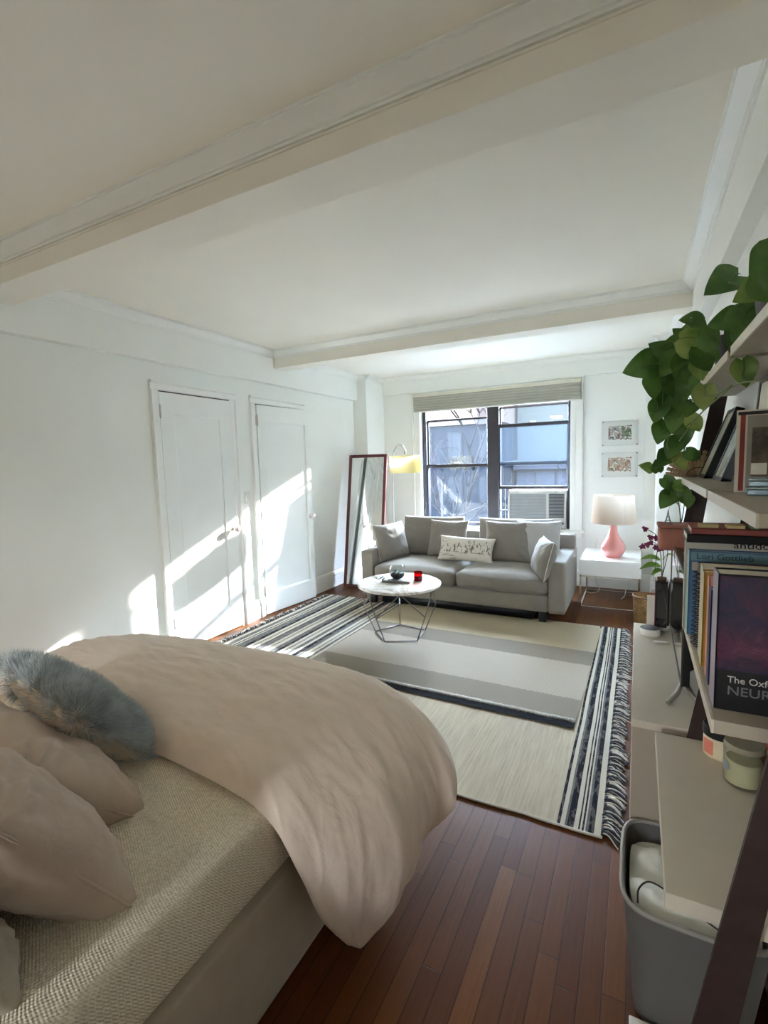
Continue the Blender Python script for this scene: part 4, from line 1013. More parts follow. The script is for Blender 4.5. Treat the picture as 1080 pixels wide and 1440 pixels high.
multibox('vase_body', [(-.022, .024, -.03, .03, 0, .225), (-.024, .026, -.032, .032, .225, .232)], BGL, r, bev=.002)
boxobj('purple_edge', (-.027, -.0225, -.031, .031, 0, .235), simple('plum_glass', rgb(112, 56, 78), .15), r, bev=0)
bm = bmesh.new(); lathe(bm, [(.001, .232), (.018, .232), (.020, .244), (.001, .246)], 16); finish('potting_bark', bm, simple('orchid_bark', rgb(98, 74, 52), .9, var=.3, bstr=.6), r)
r = thing('white_card', 'upright cream card standing left of the black vase on the console', 'card', (.068, 2.52, .70))
boxobj('card_sheet', (-.018, .016, -.004, .002, 0, .158), PAPER, r, bev=0)
def leafmesh(bm, p, d, n, L, wid=.72, mi=0, curl=.25, notch=.12):
    p = Vector(p); d = Vector(d).normalized(); n = Vector(n).normalized(); s = d.cross(n).normalized(); n = s.cross(d)
    NUx, NVx = 12, 5; rows = []
    for i in range(NUx):
        q = i / (NUx - 1)
        w = ((q + .015) ** .42 * max(0.0, 1 - q) ** .92 * 2.42) * wid * .5 * L
        row = []
        for j in range(-2, 3):
            v = j / 2; x = (q - .5) * L
            if abs(v) > 0 and q < .15: x -= notch * L * abs(v) * (1 - q / .15)
            z = -curl * L * (q - .35) ** 2 + abs(v) * w * .28 - .02 * L * sin(q * 9) * abs(v)
            row.append(bm.verts.new(p + d * x + s * (v * w) + n * z))
        rows.append(row)
    for i in range(NUx - 1):
        for j in range(4):
            try:
                f = bm.faces.new((rows[i][j], rows[i + 1][j], rows[i + 1][j + 1], rows[i][j + 1])); f.smooth = True; f.material_index = mi
            except ValueError: pass
def leaf_mat(name, c1, c2, rough=.35):
    t = NT(name); c = t.ramp(t.noise(9, 3, .6), [(.35, c1), (.62, c2)])
    b = t.bsdf(c, rough, 0, t.noise(60, 2), .15, .001)
    tl = t.n('ShaderNodeBsdfTranslucent'); t.l(c, tl.inputs[0])
    m = t.n('ShaderNodeMixShader'); m.inputs[0].default_value = .22; t.l(b.outputs[0], m.inputs[1]); t.l(tl.outputs[0], m.inputs[2]); t.l(m.outputs[0], t.out.inputs[0]); return t.m
LG1 = leaf_mat('pothos_green', rgb(58, 98, 40), rgb(92, 132, 60)); LG2 = leaf_mat('pothos_variegated', rgb(92, 136, 58), rgb(168, 182, 104))
STEM = simple('plant_stem', rgb(96, 112, 56), .6); LGO = leaf_mat('orchid_leaf', rgb(104, 150, 52), rgb(134, 176, 72)); PUR = simple('orchid_petal', rgb(122, 44, 92), .5, var=.15)
def plant(name, label, cat, leaves, vines, loc, pot=None, rad=.0024):
    r = thing(name, label, cat, loc); L0 = Vector(loc)
    bm = bmesh.new()
    for l in leaves: leafmesh(bm, Vector(l[0:3]) - L0, l[3:6], l[6:9], l[9] * .94, .80, l[10], curl=.3)
    o = finish('leaves', bm, [LG1, LG2], r)
    bm = bmesh.new()
    for v in vines: tube(bm, smoothpath([Vector(p) - L0 for p in v], 5), rad, 5)
    # petioles: short stalks that tie each leaf to the nearest vine point
    vp = [Vector(p) for v in vines for p in smoothpath(v, 4)]
    for l in leaves:
        base = Vector(l[0:3]) - Vector(l[3:6]).normalized() * l[9] * .5; near = min(vp, key=lambda q: (q - base).length)
        if (near - base).length < .35: tube(bm, smoothpath([base - L0, (base + near) / 2 - L0 + Vector((0, 0, .012)), near - L0], 4), .0014, 4)
    finish('vines', bm, STEM, r)
    if pot: pot(r)
    return r
def potfn(col, R, Hh, off=(0, 0, 0), nm='plant_pot'):
    def f(r):
        bm = bmesh.new(); lathe(bm, [(.001, 0), (R * .72, 0), (R * .8, .01), (R, Hh - .012), (R * 1.03, Hh), (R * .93, Hh), (R * .9, Hh - .015), (.001, Hh - .015)], 32, off)
        finish(nm, bm, simple(nm + '_glaze_%d' % int(R * 1000), col, .4), r, smooth=True, auto=40)
    return f
plant('trailing_pothos', 'big pothos plant trailing down from the top shelf at its far end', 'potted plant', LEAF_A, VINE_A, (.292, 2.10, 1.7755), potfn(rgb(58, 56, 56), .068, .13))
plant('pothos', 'pothos with large leaves on the nearer end of the top shelf', 'potted plant', LEAF_B, VINE_B, (.290, 1.40, 1.7755), potfn(rgb(66, 58, 54), .07, .13))
SPRIG = (.150, 2.40, 1.2115)
r = plant('pothos_cutting', 'small pothos sprig in a clear glass vase on the terracotta planter', 'plant', LEAF_C, VINE_C, (.150, 2.45, 1.2115), None)
bm = bmesh.new(); lathe(bm, [(.001, .0), (.022, .0), (.028, .01), (.03, .05), (.018, .085), (.020, .1)], 24, cap1=False); bmesh.ops.solidify(bm, geom=bm.faces[:], thickness=.0015); finish('glass_vase', bm, GLS, r, smooth=True)
r = thing('terracotta_planter', 'terracotta box planter with a moulded face below the second shelf', 'planter', (.145, 2.40, 1.101))
TERR = simple('terracotta', rgb(160, 106, 90), .75, var=.12, nscale=25, bstr=.3)
bm = rbox_bm(-.062, .062, -.062, .062, 0, .098, .012, 0, 8); 
for v in bm.verts:
    if v.co.y < -.05:
        x, z = v.co.x, v.co.z - .05
        v.co.y -= .014 * exp(-((x / .012) ** 2 + (z / .03) ** 2)) + .006 * exp(-(((abs(x) - .025) / .012) ** 2 + ((z - .018) / .008) ** 2)) + .007 * exp(-((x / .022) ** 2 + ((z + .026) / .006) ** 2))
finish('pot_body', bm, TERR, r, smooth=True)
multibox('rim', [(-.066, .066, -.066, .066, .098, .110)], TERR, r, bev=.003)
r = thing('tower_figurine', 'tiny grey tower figurine on the terracotta planter', 'figurine', (.118, 2.385, 1.2115))
bm = bmesh.new()
for s1 in (-1, 1):
    for s2 in (-1, 1): tube(bm, [(s1 * .012, s2 * .012, 0), (s1 * .007, s2 * .007, .016), (s1 * .003, s2 * .003, .035), (0, 0, .062)], [.0028, .0024, .002, .0008], 6)
box(bm, -.009, .009, -.009, .009, .014, .0165); box(bm, -.005, .005, -.005, .005, .028, .030); finish('tower_body', bm, simple('pewter', rgb(120, 118, 116), .4, .6), r)

# orchid
r = thing('orchid', 'orchid with small purple flowers and broad green leaves in the black vase', 'potted plant', (.108, 2.535, .945))
bm = bmesh.new()
for p, d, L in (((-.048, 0, .088), (-1, -.2, .15), .085), ((-.050, -.01, .052), (-1, -.15, -.05), .09), ((-.022, -.02, .03), (-.7, -.6, -.25), .06), ((.02, .01, .10), (.5, -.4, .6), .06)):
    leafmesh(bm, p, d, (0.1, -.35, 1), L, .5, 0, .5, .0)
finish('leaves', bm, LGO, r)
bm = bmesh.new()
for pl in ([(0, 0, -.01), (.005, 0, .10), (-.02, 0, .18), (-.04, 0, .205), (-.075, 0, .222)], [(0, 0, -.01), (-.01, 0, .12), (-.035, 0, .16), (-.055, -.01, .155)], [(0, 0, 0), (.02, -.01, .12), (.0, -.01, .19), (.02, -.01, .205)], [(-.02, 0, .14), (-.03, 0, .02)]):
    tube(bm, smoothpath(pl, 6), .0016, 5)
finish('stems', bm, simple('orchid_stem', rgb(66, 52, 44), .6), r)
bm = bmesh.new(); rnd = random.Random(8)
for c in ((-.073, 0, .222), (-.050, -.01, .185), (-.028, -.01, .182), (-.01, -.012, .178), (-.062, -.01, .150), (-.082, -.01, .140), (-.028, -.015, .140), (-.010, -.015, .132), (.012, -.015, .165), (-.05, -.01, .158)):
    for k in range(5):
        a = 2 * pi * k / 5 + rnd.random(); d = Vector((cos(a), -.35, sin(a))); leafmesh(bm, Vector(c) + d * .007, d, (0, -1, .2), .017, .8, 0, .6, 0)
finish('flowers', bm, PUR, r)

# basket on the floor
def wicker():
    t = NT('banana_leaf_wicker'); x, y, z = t.xyz()
    ang = t.math('ARCTAN2', y, x); a = t.math('SINE', t.math('MULTIPLY', ang, 26)); b = t.math('SINE', t.math('MULTIPLY', z, 2 * pi / .022)); w = t.math('MULTIPLY', a, b)
    c = t.ramp(t.math('ADD', t.math('MULTIPLY', w, .3), t.noise(20, 3)), [(.25, rgb(104, 78, 44)), (.6, rgb(178, 144, 92))]); t.bsdf(c, .8, 0, w, .8, .004); return t.m
r = thing('woven_basket', 'tan woven basket on the floor between side table and console', 'basket', (.10, 4.88, 0))
bm = bmesh.new(); lathe(bm, [(.001, 0), (.10, 0), (.108, .01), (.118, .24), (.121, .25), (.112, .25), (.103, .02), (.001, .015)], 40); finish('basket_body', bm, wicker(), r, smooth=True, auto=50)
bm = bmesh.new(); tube(bm, [(.118 * cos(a * pi / 16), .118 * sin(a * pi / 16), .25) for a in range(32)], .008, 8, closed=True); finish('rim', bm, simple('wicker_rim', rgb(128, 88, 58), .7), r)

# ------------------------------------------------------------------ second shelf: frames and odds and ends
FBLK = simple('black_green_frame', rgb(38, 46, 44), .3); FBLU = simple('blue_grey_frame', rgb(86, 92, 104), .35)
def photo_mat(name, cols, sc=9, seed=0):
    t = NT(name); n = t.noise(sc, 4, .65, t.mapping((1, 1, 1)))
    c = t.ramp(n, [(.30 + .13 * i, c) for i, c in enumerate(cols)]); t.bsdf(c, .35, 0, Coat_Weight=.15); return t.m
PH1 = photo_mat('photo_garden', [rgb(110, 122, 100), rgb(168, 174, 152), rgb(216, 200, 176), rgb(186, 196, 188)]); PH2 = photo_mat('photo_pale', [rgb(190, 196, 192), rgb(140, 160, 144), rgb(228, 228, 222)])
PH3 = photo_mat('photo_dusk', [rgb(78, 74, 66), rgb(104, 98, 88), rgb(120, 116, 104)], 5)
def leaning_frame(name, label, y0, y1, xb, xt, z0, z1, fm, pm, b=.016, t=.018, mat=None, cat='picture frame', group=None):
    """frame parallel to the right wall leaning back on it; front faces -x"""
    r = thing(name, label, cat, (xb, (y0 + y1) / 2, z0), 0, group)
    H_ = sqrt((xt - xb) ** 2 + (z1 - z0) ** 2); ang = math.atan2(xt - xb, z1 - z0); w = (y1 - y0) / 2
    M = Matrix.Rotation(ang, 4, 'Y')
    o = multibox('frame_border', [(0, t, -w, -w + b, 0, H_), (0, t, w - b, w, 0, H_), (0, t, -w, w, 0, b), (0, t, -w, w, H_ - b, H_)], fm, r, bev=.001); o.matrix_local = M
    if mat: 
        o = boxobj('mat_board', (.005, .007, -w + b, w - b, b, H_ - b), mat, r, bev=0); o.matrix_local = M
        g = .022; o = boxobj('photo', (.003, .0049, -w + b + g, w - b - g, b + g, H_ - b - g), pm, r, bev=0); o.matrix_local = M
    else:
        o = boxobj('photo', (.004, .006, -w + b, w - b, b, H_ - b), pm, r, bev=0); o.matrix_local = M
    o = boxobj('back_board', (.012, t, -w + b, w - b, b, H_ - b), BLACKP, r, bev=0); o.matrix_local = M
    return r
Z2 = 1.4055
leaning_frame('photo_frame', 'dark green framed photo leaning at the far end of the second shelf', 2.34, 2.545, .236, .335, Z2, 1.685, FBLK, PH1, .016, .03)
leaning_frame('photo_frame', 'blue grey framed photo leaning beside the dark green one on the second shelf', 2.05, 2.27, .256, .335, Z2, 1.64, FBLU, PH2, .016, .03)
leaning_frame('photo_frame', 'large purple grey framed print leaning on the wall behind the photo frames', 1.62, 1.98, .315, .342, Z2, 1.74, simple('plum_grey_frame', rgb(92, 84, 92), .4), PAPER, .02, .02)
# standing frame that faces the camera side
r = thing('photo_frame', 'black photo frame with a red and white side strip standing across the shelf', 'picture frame', (.232, 1.60, Z2), radians(-8))
multibox('frame_border', [(0, .012, 0, .03, 0, .205), (.118, .13, 0, .03, 0, .205), (0, .13, 0, .03, 0, .01), (0, .13, 0, .03, .193, .205)], FBLK, r, bev=.001)
boxobj('photo', (.012, .118, .004, .008, .01, .193), PH3, r, bev=0)
boxobj('back_board', (.012, .118, .02, .028, .01, .193), BLACKP, r, bev=0)
r = thing('greeting_card', 'white bordered card with a red edge stripe in front of the black frame', 'card', (.212, 1.47, Z2), radians(-6))
boxobj('card_sheet', (0, .150, 0, .003, 0, .200), PAPER, r, bev=0)
boxobj('red_stripe', (.008, .018, -.0008, 0, .004, .188), simple('red_ink', rgb(150, 62, 54), .6), r, bev=0)
boxobj('dark_header', (.003, .147, -.0008, 0, .188, .196), BLACKP, r, bev=0)
boxobj('photo', (.022, .145, -.0008, 0, .004, .186), photo_mat('photo_grey', [rgb(158, 154, 144), rgb(170, 166, 156), rgb(150, 146, 138)], 3), r, bev=0)
r = thing('postcard', 'small dark brown postcard with an orange patch leaning on the white bordered card', 'postcard', (.236, 1.42, Z2), radians(-4))
boxobj('card_sheet', (0, .12, 0, .002, .04, .155), photo_mat('photo_brown', [rgb(86, 76, 62), rgb(62, 54, 46), rgb(100, 88, 72)], 14), r, bev=0)
boxobj('orange_patch', (.045, .09, -.0008, 0, .10, .112), simple('orange_ink', rgb(196, 76, 34), .6), r, bev=0)
boxobj('white_patch', (.0, .03, -.0008, 0, .045, .072), PAPER, r, bev=0)
for k, (w_, lab) in enumerate(((.10, 'pale blue tin lying on the second shelf, lower of two'), (.092, 'pale blue tin lying on top of the other on the second shelf'))):
    r = thing('blue_tin', lab, 'tin', (.275, 1.375, Z2 + .019 * k + .0002 * k), radians(-14), group='pale blue tins on the second shelf')
    boxobj('tin_body', (-w_ / 2, w_ / 2, -.03, .03, 0, .0135), simple('blue_tin_paint', rgb(128, 150, 160), .25, .3), r, bev=.003)
    boxobj('tin_lid', (-w_ / 2 - .001, w_ / 2 + .001, -.031, .031, .0138, .0188), simple('blue_tin_lid', rgb(150, 168, 176), .25, .3), r, bev=.002)
r = thing('drinking_glass', 'clear stemmed glass at the near end of the second shelf', 'glass', (.262, 1.16, Z2))
bm = bmesh.new(); lathe(bm, [(.001, .001), (.028, .001), (.028, .004), (.004, .008), (.004, .05), (.02, .062), (.033, .09), (.034, .12), (.030, .145)], 28, cap1=False); finish('glass_bowl', bm, GLS, r, smooth=True)
# woven shade / shell at far end
r = thing('woven_shell', 'tan fan shaped woven ornament at the far end of the second shelf', 'ornament', (.235, 2.56, Z2))
bm = bmesh.new()
for k in range(15):
    a = pi * (.04 + .92 * k / 14); d = Vector((-cos(a) * .125, -.01, sin(a) * .115)); tube(bm, [(0, 0, .004), tuple(d * .5 + Vector((0, -.012, 0))), tuple(d)], [.004, .011, .009], 6)
finish('fan_body', bm, simple('tan_raffia', rgb(188, 158, 128), .8, var=.15), r, smooth=True)
bm = bmesh.new()
for q in (.35, .6, .85):
    tube(bm, [tuple(Vector((-cos(pi * (.04 + .92 * k / 14)) * .125 * q, -.024 + .012 * abs(q - .5), sin(pi * (.04 + .92 * k / 14)) * .115 * q))) for k in range(15)], .0016, 5)
finish('cord_net', bm, simple('dark_cord', rgb(78, 56, 44), .8), r)

# ------------------------------------------------------------------ book shelf
Z3 = 1.0505
def book(label, x0, y0, th, w, h, cover, pages=PAPER, name='book', text=None, extra=None, group='books upright on the third shelf', spine=None):
    """upright book: spine towards -x, front cover facing the camera side (-y)"""
    r = thing(name, label, 'book', (x0, y0, Z3), 0, group)
    o = multibox('book_cover', [(0, w, 0, .0025, 0, h), (0, w, th - .0025, th, 0, h), (0, .003, 0, th, 0, h)], cover, r, bev=.0008)
    boxobj('page_block', (.003, w - .004, .0025, th - .0025, .003, h - .003), pages, r, bev=0)
    if spine: boxobj('spine_label', (-.0006, 0, .001, th - .001, 0, h), spine, r, bev=0)
    if extra: extra(r)
    if text:
        for (s, size, x, z, m, sx) in text:
            textmesh('cover_text', s, size, m, r, Matrix.Translation((x, -.0008, z)) @ Matrix.Rotation(pi / 2, 4, 'X'), sx=sx)
    return r
WT = simple('white_print', rgb(206, 204, 200), .6); GT = simple('grey_print', rgb(120, 120, 126), .6); BT = simple('black_print', rgb(34, 32, 34), .6); NT_ = simple('navy_print', rgb(40, 66, 92), .6); RT = simple('dull_red_print', rgb(112, 70, 66), .6)
def neuro_mat():
    t = NT('violet_cover_art'); x, y, z = t.xyz()
    n = t.noise(14, 4, .6, None, 1.5); g = t.math('DIVIDE', z, .245)
    a = t.ramp(n, [(.3, rgb(26, 27, 50)), (.5, rgb(42, 36, 70)), (.7, rgb(84, 34, 62))])
    low = t.ramp(t.noise(22, 4, .7, None, 2.5), [(.35, rgb(56, 32, 60)), (.55, rgb(96, 40, 68)), (.75, rgb(128, 78, 98))])
    m = t.math('SUBTRACT', 1.0, t.math('MULTIPLY', t.math('ABSOLUTE', t.math('SUBTRACT', g, .47)), 5.0), clamp=True)
    t.bsdf(t.mix(m, a, low), .35, 0, Coat_Weight=.4); return t.m
def ox_extra(r):
    boxobj('cover_art', (.002, .212, -.0006, 0, .074, .240), neuro_mat(), r, bev=0)
book('thick dark textbook with a violet nerve cell cover, nearest on the book shelf', .128, 1.0, .058, .215, .244, BLACKP, text=[('The Oxford Textbook', .0165, .018, .052, WT, 1), ('NEUROLOGY', .0225, .018, .030, GT, 1.08)], extra=ox_extra, spine=simple('lilac_grey_spine', rgb(168, 160, 176), .5))
book('thin lilac book just behind the violet textbook', .131, 1.062, .016, .17, .212, simple('lilac_cover', rgb(150, 128, 150), .5))
book('thin lilac grey book behind the first lilac one', .133, 1.082, .014, .17, .205, simple('mauve_cover', rgb(132, 118, 136), .5))
book('navy book with a pale top edge, behind the lilac books', .130, 1.100, .030, .16, .190, simple('navy_cover', rgb(42, 50, 92), .45))
def pb(r):
    boxobj('blue_label', (.012, .034, -.0008, 0, .168, .190), simple('label_blue', rgb(52, 74, 128), .5), r, bev=0)
book('salmon pink book with a small blue square on its cover', .130, 1.134, .026, .19, .208, simple('salmon_cover', rgb(214, 150, 130), .5), extra=pb)
def hdr(r):
    boxobj('blue_header', (.002, .16, -.0008, 0, .196, .212), simple('header_blue', rgb(54, 88, 130), .5), r, bev=0)
    boxobj('pink_tab', (.055, .088, -.0016, -.0008, .193, .211), simple('pink_tab', rgb(226, 60, 108), .5), r, bev=0)
    boxobj('orange_tab', (.10, .118, -.0016, -.0008, .176, .198), simple('orange_tab', rgb(226, 140, 70), .5), r, bev=0)
book('pale grey book with a blue header band and a pink sticky tab', .163, 1.165, .026, .18, .216, simple('pale_grey_cover', rgb(206, 204, 196), .5), extra=hdr)
book('ochre book left of the one with the blue header', .128, 1.196, .030, .18, .205, simple('ochre_cover', rgb(176, 130, 46), .5), spine=simple('cream_spine', rgb(212, 196, 150), .6))
book('thick cream paperback behind the ochre book', .129, 1.230, .045, .20, .209, simple('cream_cover', rgb(206, 194, 172), .6))
def spiral(r):
    bm = bmesh.new()
    for k in range(17):
        z = .012 + .0105 * k; tube(bm, [(-.004 + .006 * cos(a * pi / 5), .008 + .008 * sin(a * pi / 5), z) for a in range(10)], .0012, 5, closed=True)
    finish('spiral_binding', bm, BLACKP, r)
book('spiral bound notebook, nearer of the two on the book shelf', .131, 1.282, .016, .15, .196, simple('note_cream', rgb(196, 190, 172), .6), name='notebook', extra=spiral)
book('spiral bound notebook, farther of the two on the book shelf', .128, 1.304, .018, .15, .200, simple('note_grey', rgb(160, 160, 152), .6), name='notebook', extra=spiral)
book('dark maroon book just in front of the blue book', .130, 1.328, .022, .15, .198, simple('maroon_cover', rgb(62, 42, 48), .5))
def lg(r):
    boxobj('teal_band', (.003, .166, -.0006, 0, .190, .211), simple('teal_band', rgb(112, 148, 160), .5), r, bev=0)
    boxobj('beige_band', (.006, .165, -.0006, 0, .165, .186), simple('beige_band', rgb(176, 166, 148), .5), r, bev=0)
book('blue book with a pale aqua spine edge and an author name along the top', .118, 1.405, .032, .168, .214, simple('blue_cover', rgb(74, 116, 156), .45), text=[('Lori Gottlieb', .0195, .014, .1945, NT_, 1.12)], extra=lg, spine=simple('aqua_spine', rgb(158, 208, 206), .4))
book('tall white book with black lettering behind the blue book', .112, 1.442, .030, .22, .233, simple('white_cover', rgb(206, 202, 188), .55), text=[('antidote', .024, .10, .2185, BT, 1.2)])
def flat(label, x0, y0, z0, w, d, h, cover, text=None, rz=0):
    r = thing('book', label, 'book', (x0, y0, z0), radians(rz), 'books lying flat on top of the upright ones')
    multibox('book_cover', [(0, w, 0, d, 0, .0025), (0, w, 0, d, h - .0025, h), (0, w, 0, .003, 0, h)], cover, r, bev=.0008)
    boxobj('page_block', (.003, w - .003, .003, d - .003, .0025, h - .0025), PAPER, r, bev=0)
    if text: textmesh('spine_text', text[0], text[1], text[2], r, Matrix.Translation((.045, -.0008, h * .3)) @ Matrix.Rotation(pi / 2, 4, 'X'))
    return r
zt = Z3 + .2332
flat('black book lying flat across the tops of the upright books', .112, 1.415, zt, .235, .13, .0205, BLACKP)
flat('dull red book lying flat on the black book', .121, 1.412, zt + .0208, .232, .128, .0155, simple('dull_red_cover', rgb(148, 78, 72), .5))
zt2 = zt + .0367
for k, (x, y, c, lab, w_) in enumerate(((.158, 1.445, rgb(198, 186, 140), 'yellowish sticky note pad on the red book, left one', .04), (.213, 1.44, rgb(214, 196, 140), 'yellow sticky note pad on the red book, in the middle', .035), (.25, 1.44, rgb(108, 160, 104), 'green sticky tab pad on the red book', .014))):
    r = thing('sticky_notes', lab, 'sticky notes', (x, y, zt2)); m_ = simple('sticky_%d' % k, c, .7)
    multibox('note_pad', [(-w_ / 2, w_ / 2, -.02, .02, 0, .006 if k < 2 else .011)], m_, r, bev=0)
    multibox('top_sheet', [(-w_ / 2 + .001, w_ / 2 + .002, -.021, .019, .0062 if k < 2 else .0112, .0068 if k < 2 else .0118)], m_, r, bev=0)
# thin paper stack sticking up behind (between joint rail and wall)
# ------------------------------------------------------------------ desk shelf: jars and packet
ZD = .7003
r = thing('candle_jar', 'cream candle jar with a black lid and a pink label on the desk shelf', 'jar', (.212, 1.495, ZD))
CRW = simple('cream_wax', rgb(222, 208, 176), .5)
bm = bmesh.new(); lathe(bm, [(.001, 0), (.036, 0), (.041, .005), (.041, .056), (.038, .060), (.001, .060)], 36); finish('jar_body', bm, CRW, r, smooth=True, auto=40)
bm = bmesh.new(); lathe(bm, [(.0425, .058), (.0435, .062), (.0435, .080), (.040, .084), (.001, .084)], 36, cap0=True); finish('lid', bm, BLACKP, r, smooth=True, auto=40)
bm = bmesh.new()
grid(bm, 8, 2, lambda u, v: (.0418 * cos(pi * 1.08 + u * .75), .0418 * sin(pi * 1.08 + u * .75),   .012 + .038 * v)); finish('pink_label', bm, simple('pink_label', rgb(226, 132, 112), .6), r, smooth=True)
r = thing('candle_jar', 'clear glass jar of pale yellow wax with a round grey label on the desk shelf', 'jar', (.243, 1.415 - .03, ZD))
bm = bmesh.new(); lathe(bm, [(.001, 0), (.038, 0), (.042, .006), (.042, .088), (.0405, .092), (.0395, .088), (.0395, .008), (.001, .005)], 36); finish('glass_jar', bm, GLS, r, smooth=True, auto=40)
bm = bmesh.new(); lathe(bm, [(.001, .006), (.039, .008), (.039, .058), (.036, .062), (.001, .060)], 36); finish('wax', bm, simple('yellow_wax', rgb(216, 206, 166), .5), r, smooth=True, auto=40)
bm = bmesh.new()
b2_ = bmesh.new(); lathe(b2_, [(.001, .0915), (.042, .0915), (.0425, .095), (.040, .104), (.001, .105)], 36); finish('lid', b2_, simple('smoky_lid', rgb(158, 150, 130), .25), r, smooth=True, auto=40)
a0_ = -2.75
cpt = bm.verts.new((.0426 * cos(a0_), .0426 * sin(a0_), .046)); ring = [bm.verts.new((.0426 * cos(a0_ + .3 * cos(2 * pi * k / 20)), .0426 * sin(a0_ + .3 * cos(2 * pi * k / 20)), .046 + .0125 * sin(2 * pi * k / 20))) for k in range(20)]
for k in range(20): bm.faces.new((cpt, ring[k], ring[(k + 1) % 20]))
finish('round_label', bm, simple('grey_label', rgb(138, 144, 150), .6), r)
r = thing('snack_packet', 'crumpled clear packet with orange contents behind the jars on the desk shelf', 'packet', (.315, 1.475, ZD))
bm = rbox_bm(-.04, .045, -.035, .035, 0, .055, .02, .01, 10, seed=4, wr=.012)
t = NT('packet_print'); t.bsdf(t.ramp(t.noise(28, 4, .7), [(.38, rgb(206, 190, 160)), (.5, rgb(196, 110, 60)), (.64, rgb(150, 84, 60))]), .15, 0, t.noise(50, 3), .5, .004, Coat_Weight=.8); finish('packet_body', bm, t.m, r, smooth=True)
bm = bmesh.new(); grid(bm, 12, 4, lambda u, v: (-.042 - .03 * v, -.03 + .06 * u, .03 + .02 * v + .006 * sin(u * 22))); finish('crimped_end', bm, simple('clear_film', rgb(190, 186, 178), .12), r, smooth=True)

# ------------------------------------------------------------------ bin under the desk shelf
BINM = simple('grey_plastic_bin', rgb(104, 104, 102), .45, var=.04); RIMM = simple('grey_bin_rim', rgb(150, 148, 142), .4)
r = thing('storage_bin', 'grey plastic bin full of white fabric under the desk shelf', 'bin', (.145, 1.42, .002))
def rr_(u, w, d, rad):
    # rounded rectangle path, u 0..1
    a = 2 * pi * u; n = 5.0; c, s = cos(a), sin(a)
    k = (abs(c) ** n + abs(s) ** n) ** (-1 / n); return w * c * k, d * s * k
def binwall(u, v):
    segs = [(0, .0, 1), (0.02, .78, 1), (1, 1, 1)]
    if v < .1: q = v / .1; x, y = rr_(u, .128 * q, .10 * q, .03); return (x, y, .0)
    if v < .55: q = (v - .1) / .45; x, y = rr_(u, .128 + .034 * q, .10 + .078 * q, .03); return (x, y, .378 * q)
    if v < .6: x, y = rr_(u, .158, .174, .03); return (x, y, .378)
    q = (v - .6) / .4; x, y = rr_(u, .158 - .033 * q, .174 - .076 * q, .03); return (x, y, .378 - .372 * q)
bm = bmesh.new(); grid(bm, 72, 41, binwall, closeu=True); finish('bin_body', bm, BINM, r, smooth=True, auto=50)
bm = bmesh.new(); tube(bm, [(*rr_(k / 72, .162, .178, .03), .380) for k in range(72)], .0065, 8, closed=True); finish('bin_rim', bm, RIMM, r)
r = thing('folded_sheets', 'white fleecy sheets filling the grey bin', 'linens', (.145, 1.42, .315))
bm = bmesh.new()
def shf(u, v):
    x, y = rr_(u, .143 * (1 - v), .150 * (1 - v), .03)
    return (x, y, .042 + .022 * fbm((x, y, 0), 11, 3) + .012 * sin(y * 40 + x * 14) - .02 * (1 - v) ** 6 + .015 * (y < -.04))
grid(bm, 72, 22, shf, closeu=True); grid(bm, 72, 2, lambda u, v: (*rr_(u, .143 - .012 * v, .150 - .02 * v, .03), .022 - .06 * v), closeu=True)
finish('fabric', bm, fabric('white_fleece', rgb(236, 238, 230), 120, var=.05, bstr=.7), r, smooth=True)
cable('wire_cord', 'thin dark cord looped over the white sheets in the bin', [(.022, 1.285, .372), (.024, 1.31, .392), (.05, 1.34, .396), (.10, 1.325, .392), (.165, 1.285, .388), (.23, 1.25, .386)], .0022, CB, cat='cord')
r = thing('low_box', 'flat cream box on the floor in front of the grey bin', 'box', (.155, 1.16, 0))
boxobj('box_body', (-.145, .15, -.14, .14, 0, .020), SHELFW, r, bev=.004); boxobj('box_lid', (-.147, .152, -.142, .142, .0205, .030), SHELFW, r, bev=.003)
SKY, SUN, FILL_LAMP, EXPO = 25.0, 8.5, 4.0, 2.85
# ------------------------------------------------------------------ outside
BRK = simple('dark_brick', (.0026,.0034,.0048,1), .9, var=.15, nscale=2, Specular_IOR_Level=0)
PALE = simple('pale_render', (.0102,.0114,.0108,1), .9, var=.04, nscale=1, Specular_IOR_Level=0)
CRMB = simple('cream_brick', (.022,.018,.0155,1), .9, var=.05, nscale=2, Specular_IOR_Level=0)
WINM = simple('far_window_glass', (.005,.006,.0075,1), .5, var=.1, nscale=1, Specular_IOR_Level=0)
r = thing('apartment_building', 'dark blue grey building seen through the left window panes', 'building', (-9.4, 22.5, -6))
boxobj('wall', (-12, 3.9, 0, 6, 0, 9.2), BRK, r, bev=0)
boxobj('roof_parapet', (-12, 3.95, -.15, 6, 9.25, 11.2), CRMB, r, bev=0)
boxobj('upper_wall', (-12, 3.9, 0, 6, 11.25, 13.6), BRK, r, bev=0)  # unseen extra height, added to cut low sky light
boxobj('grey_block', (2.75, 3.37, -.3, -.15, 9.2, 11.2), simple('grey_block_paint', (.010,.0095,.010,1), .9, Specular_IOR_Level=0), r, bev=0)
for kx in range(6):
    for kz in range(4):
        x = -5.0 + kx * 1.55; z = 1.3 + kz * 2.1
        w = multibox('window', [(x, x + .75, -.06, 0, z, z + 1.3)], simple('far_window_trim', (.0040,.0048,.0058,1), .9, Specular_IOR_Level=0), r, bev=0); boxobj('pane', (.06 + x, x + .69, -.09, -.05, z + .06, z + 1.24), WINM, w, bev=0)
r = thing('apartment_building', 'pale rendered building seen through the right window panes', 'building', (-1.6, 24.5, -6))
boxobj('wall', (-3.7, 16, 0, 6, 0, 14.4), PALE, r, bev=0)
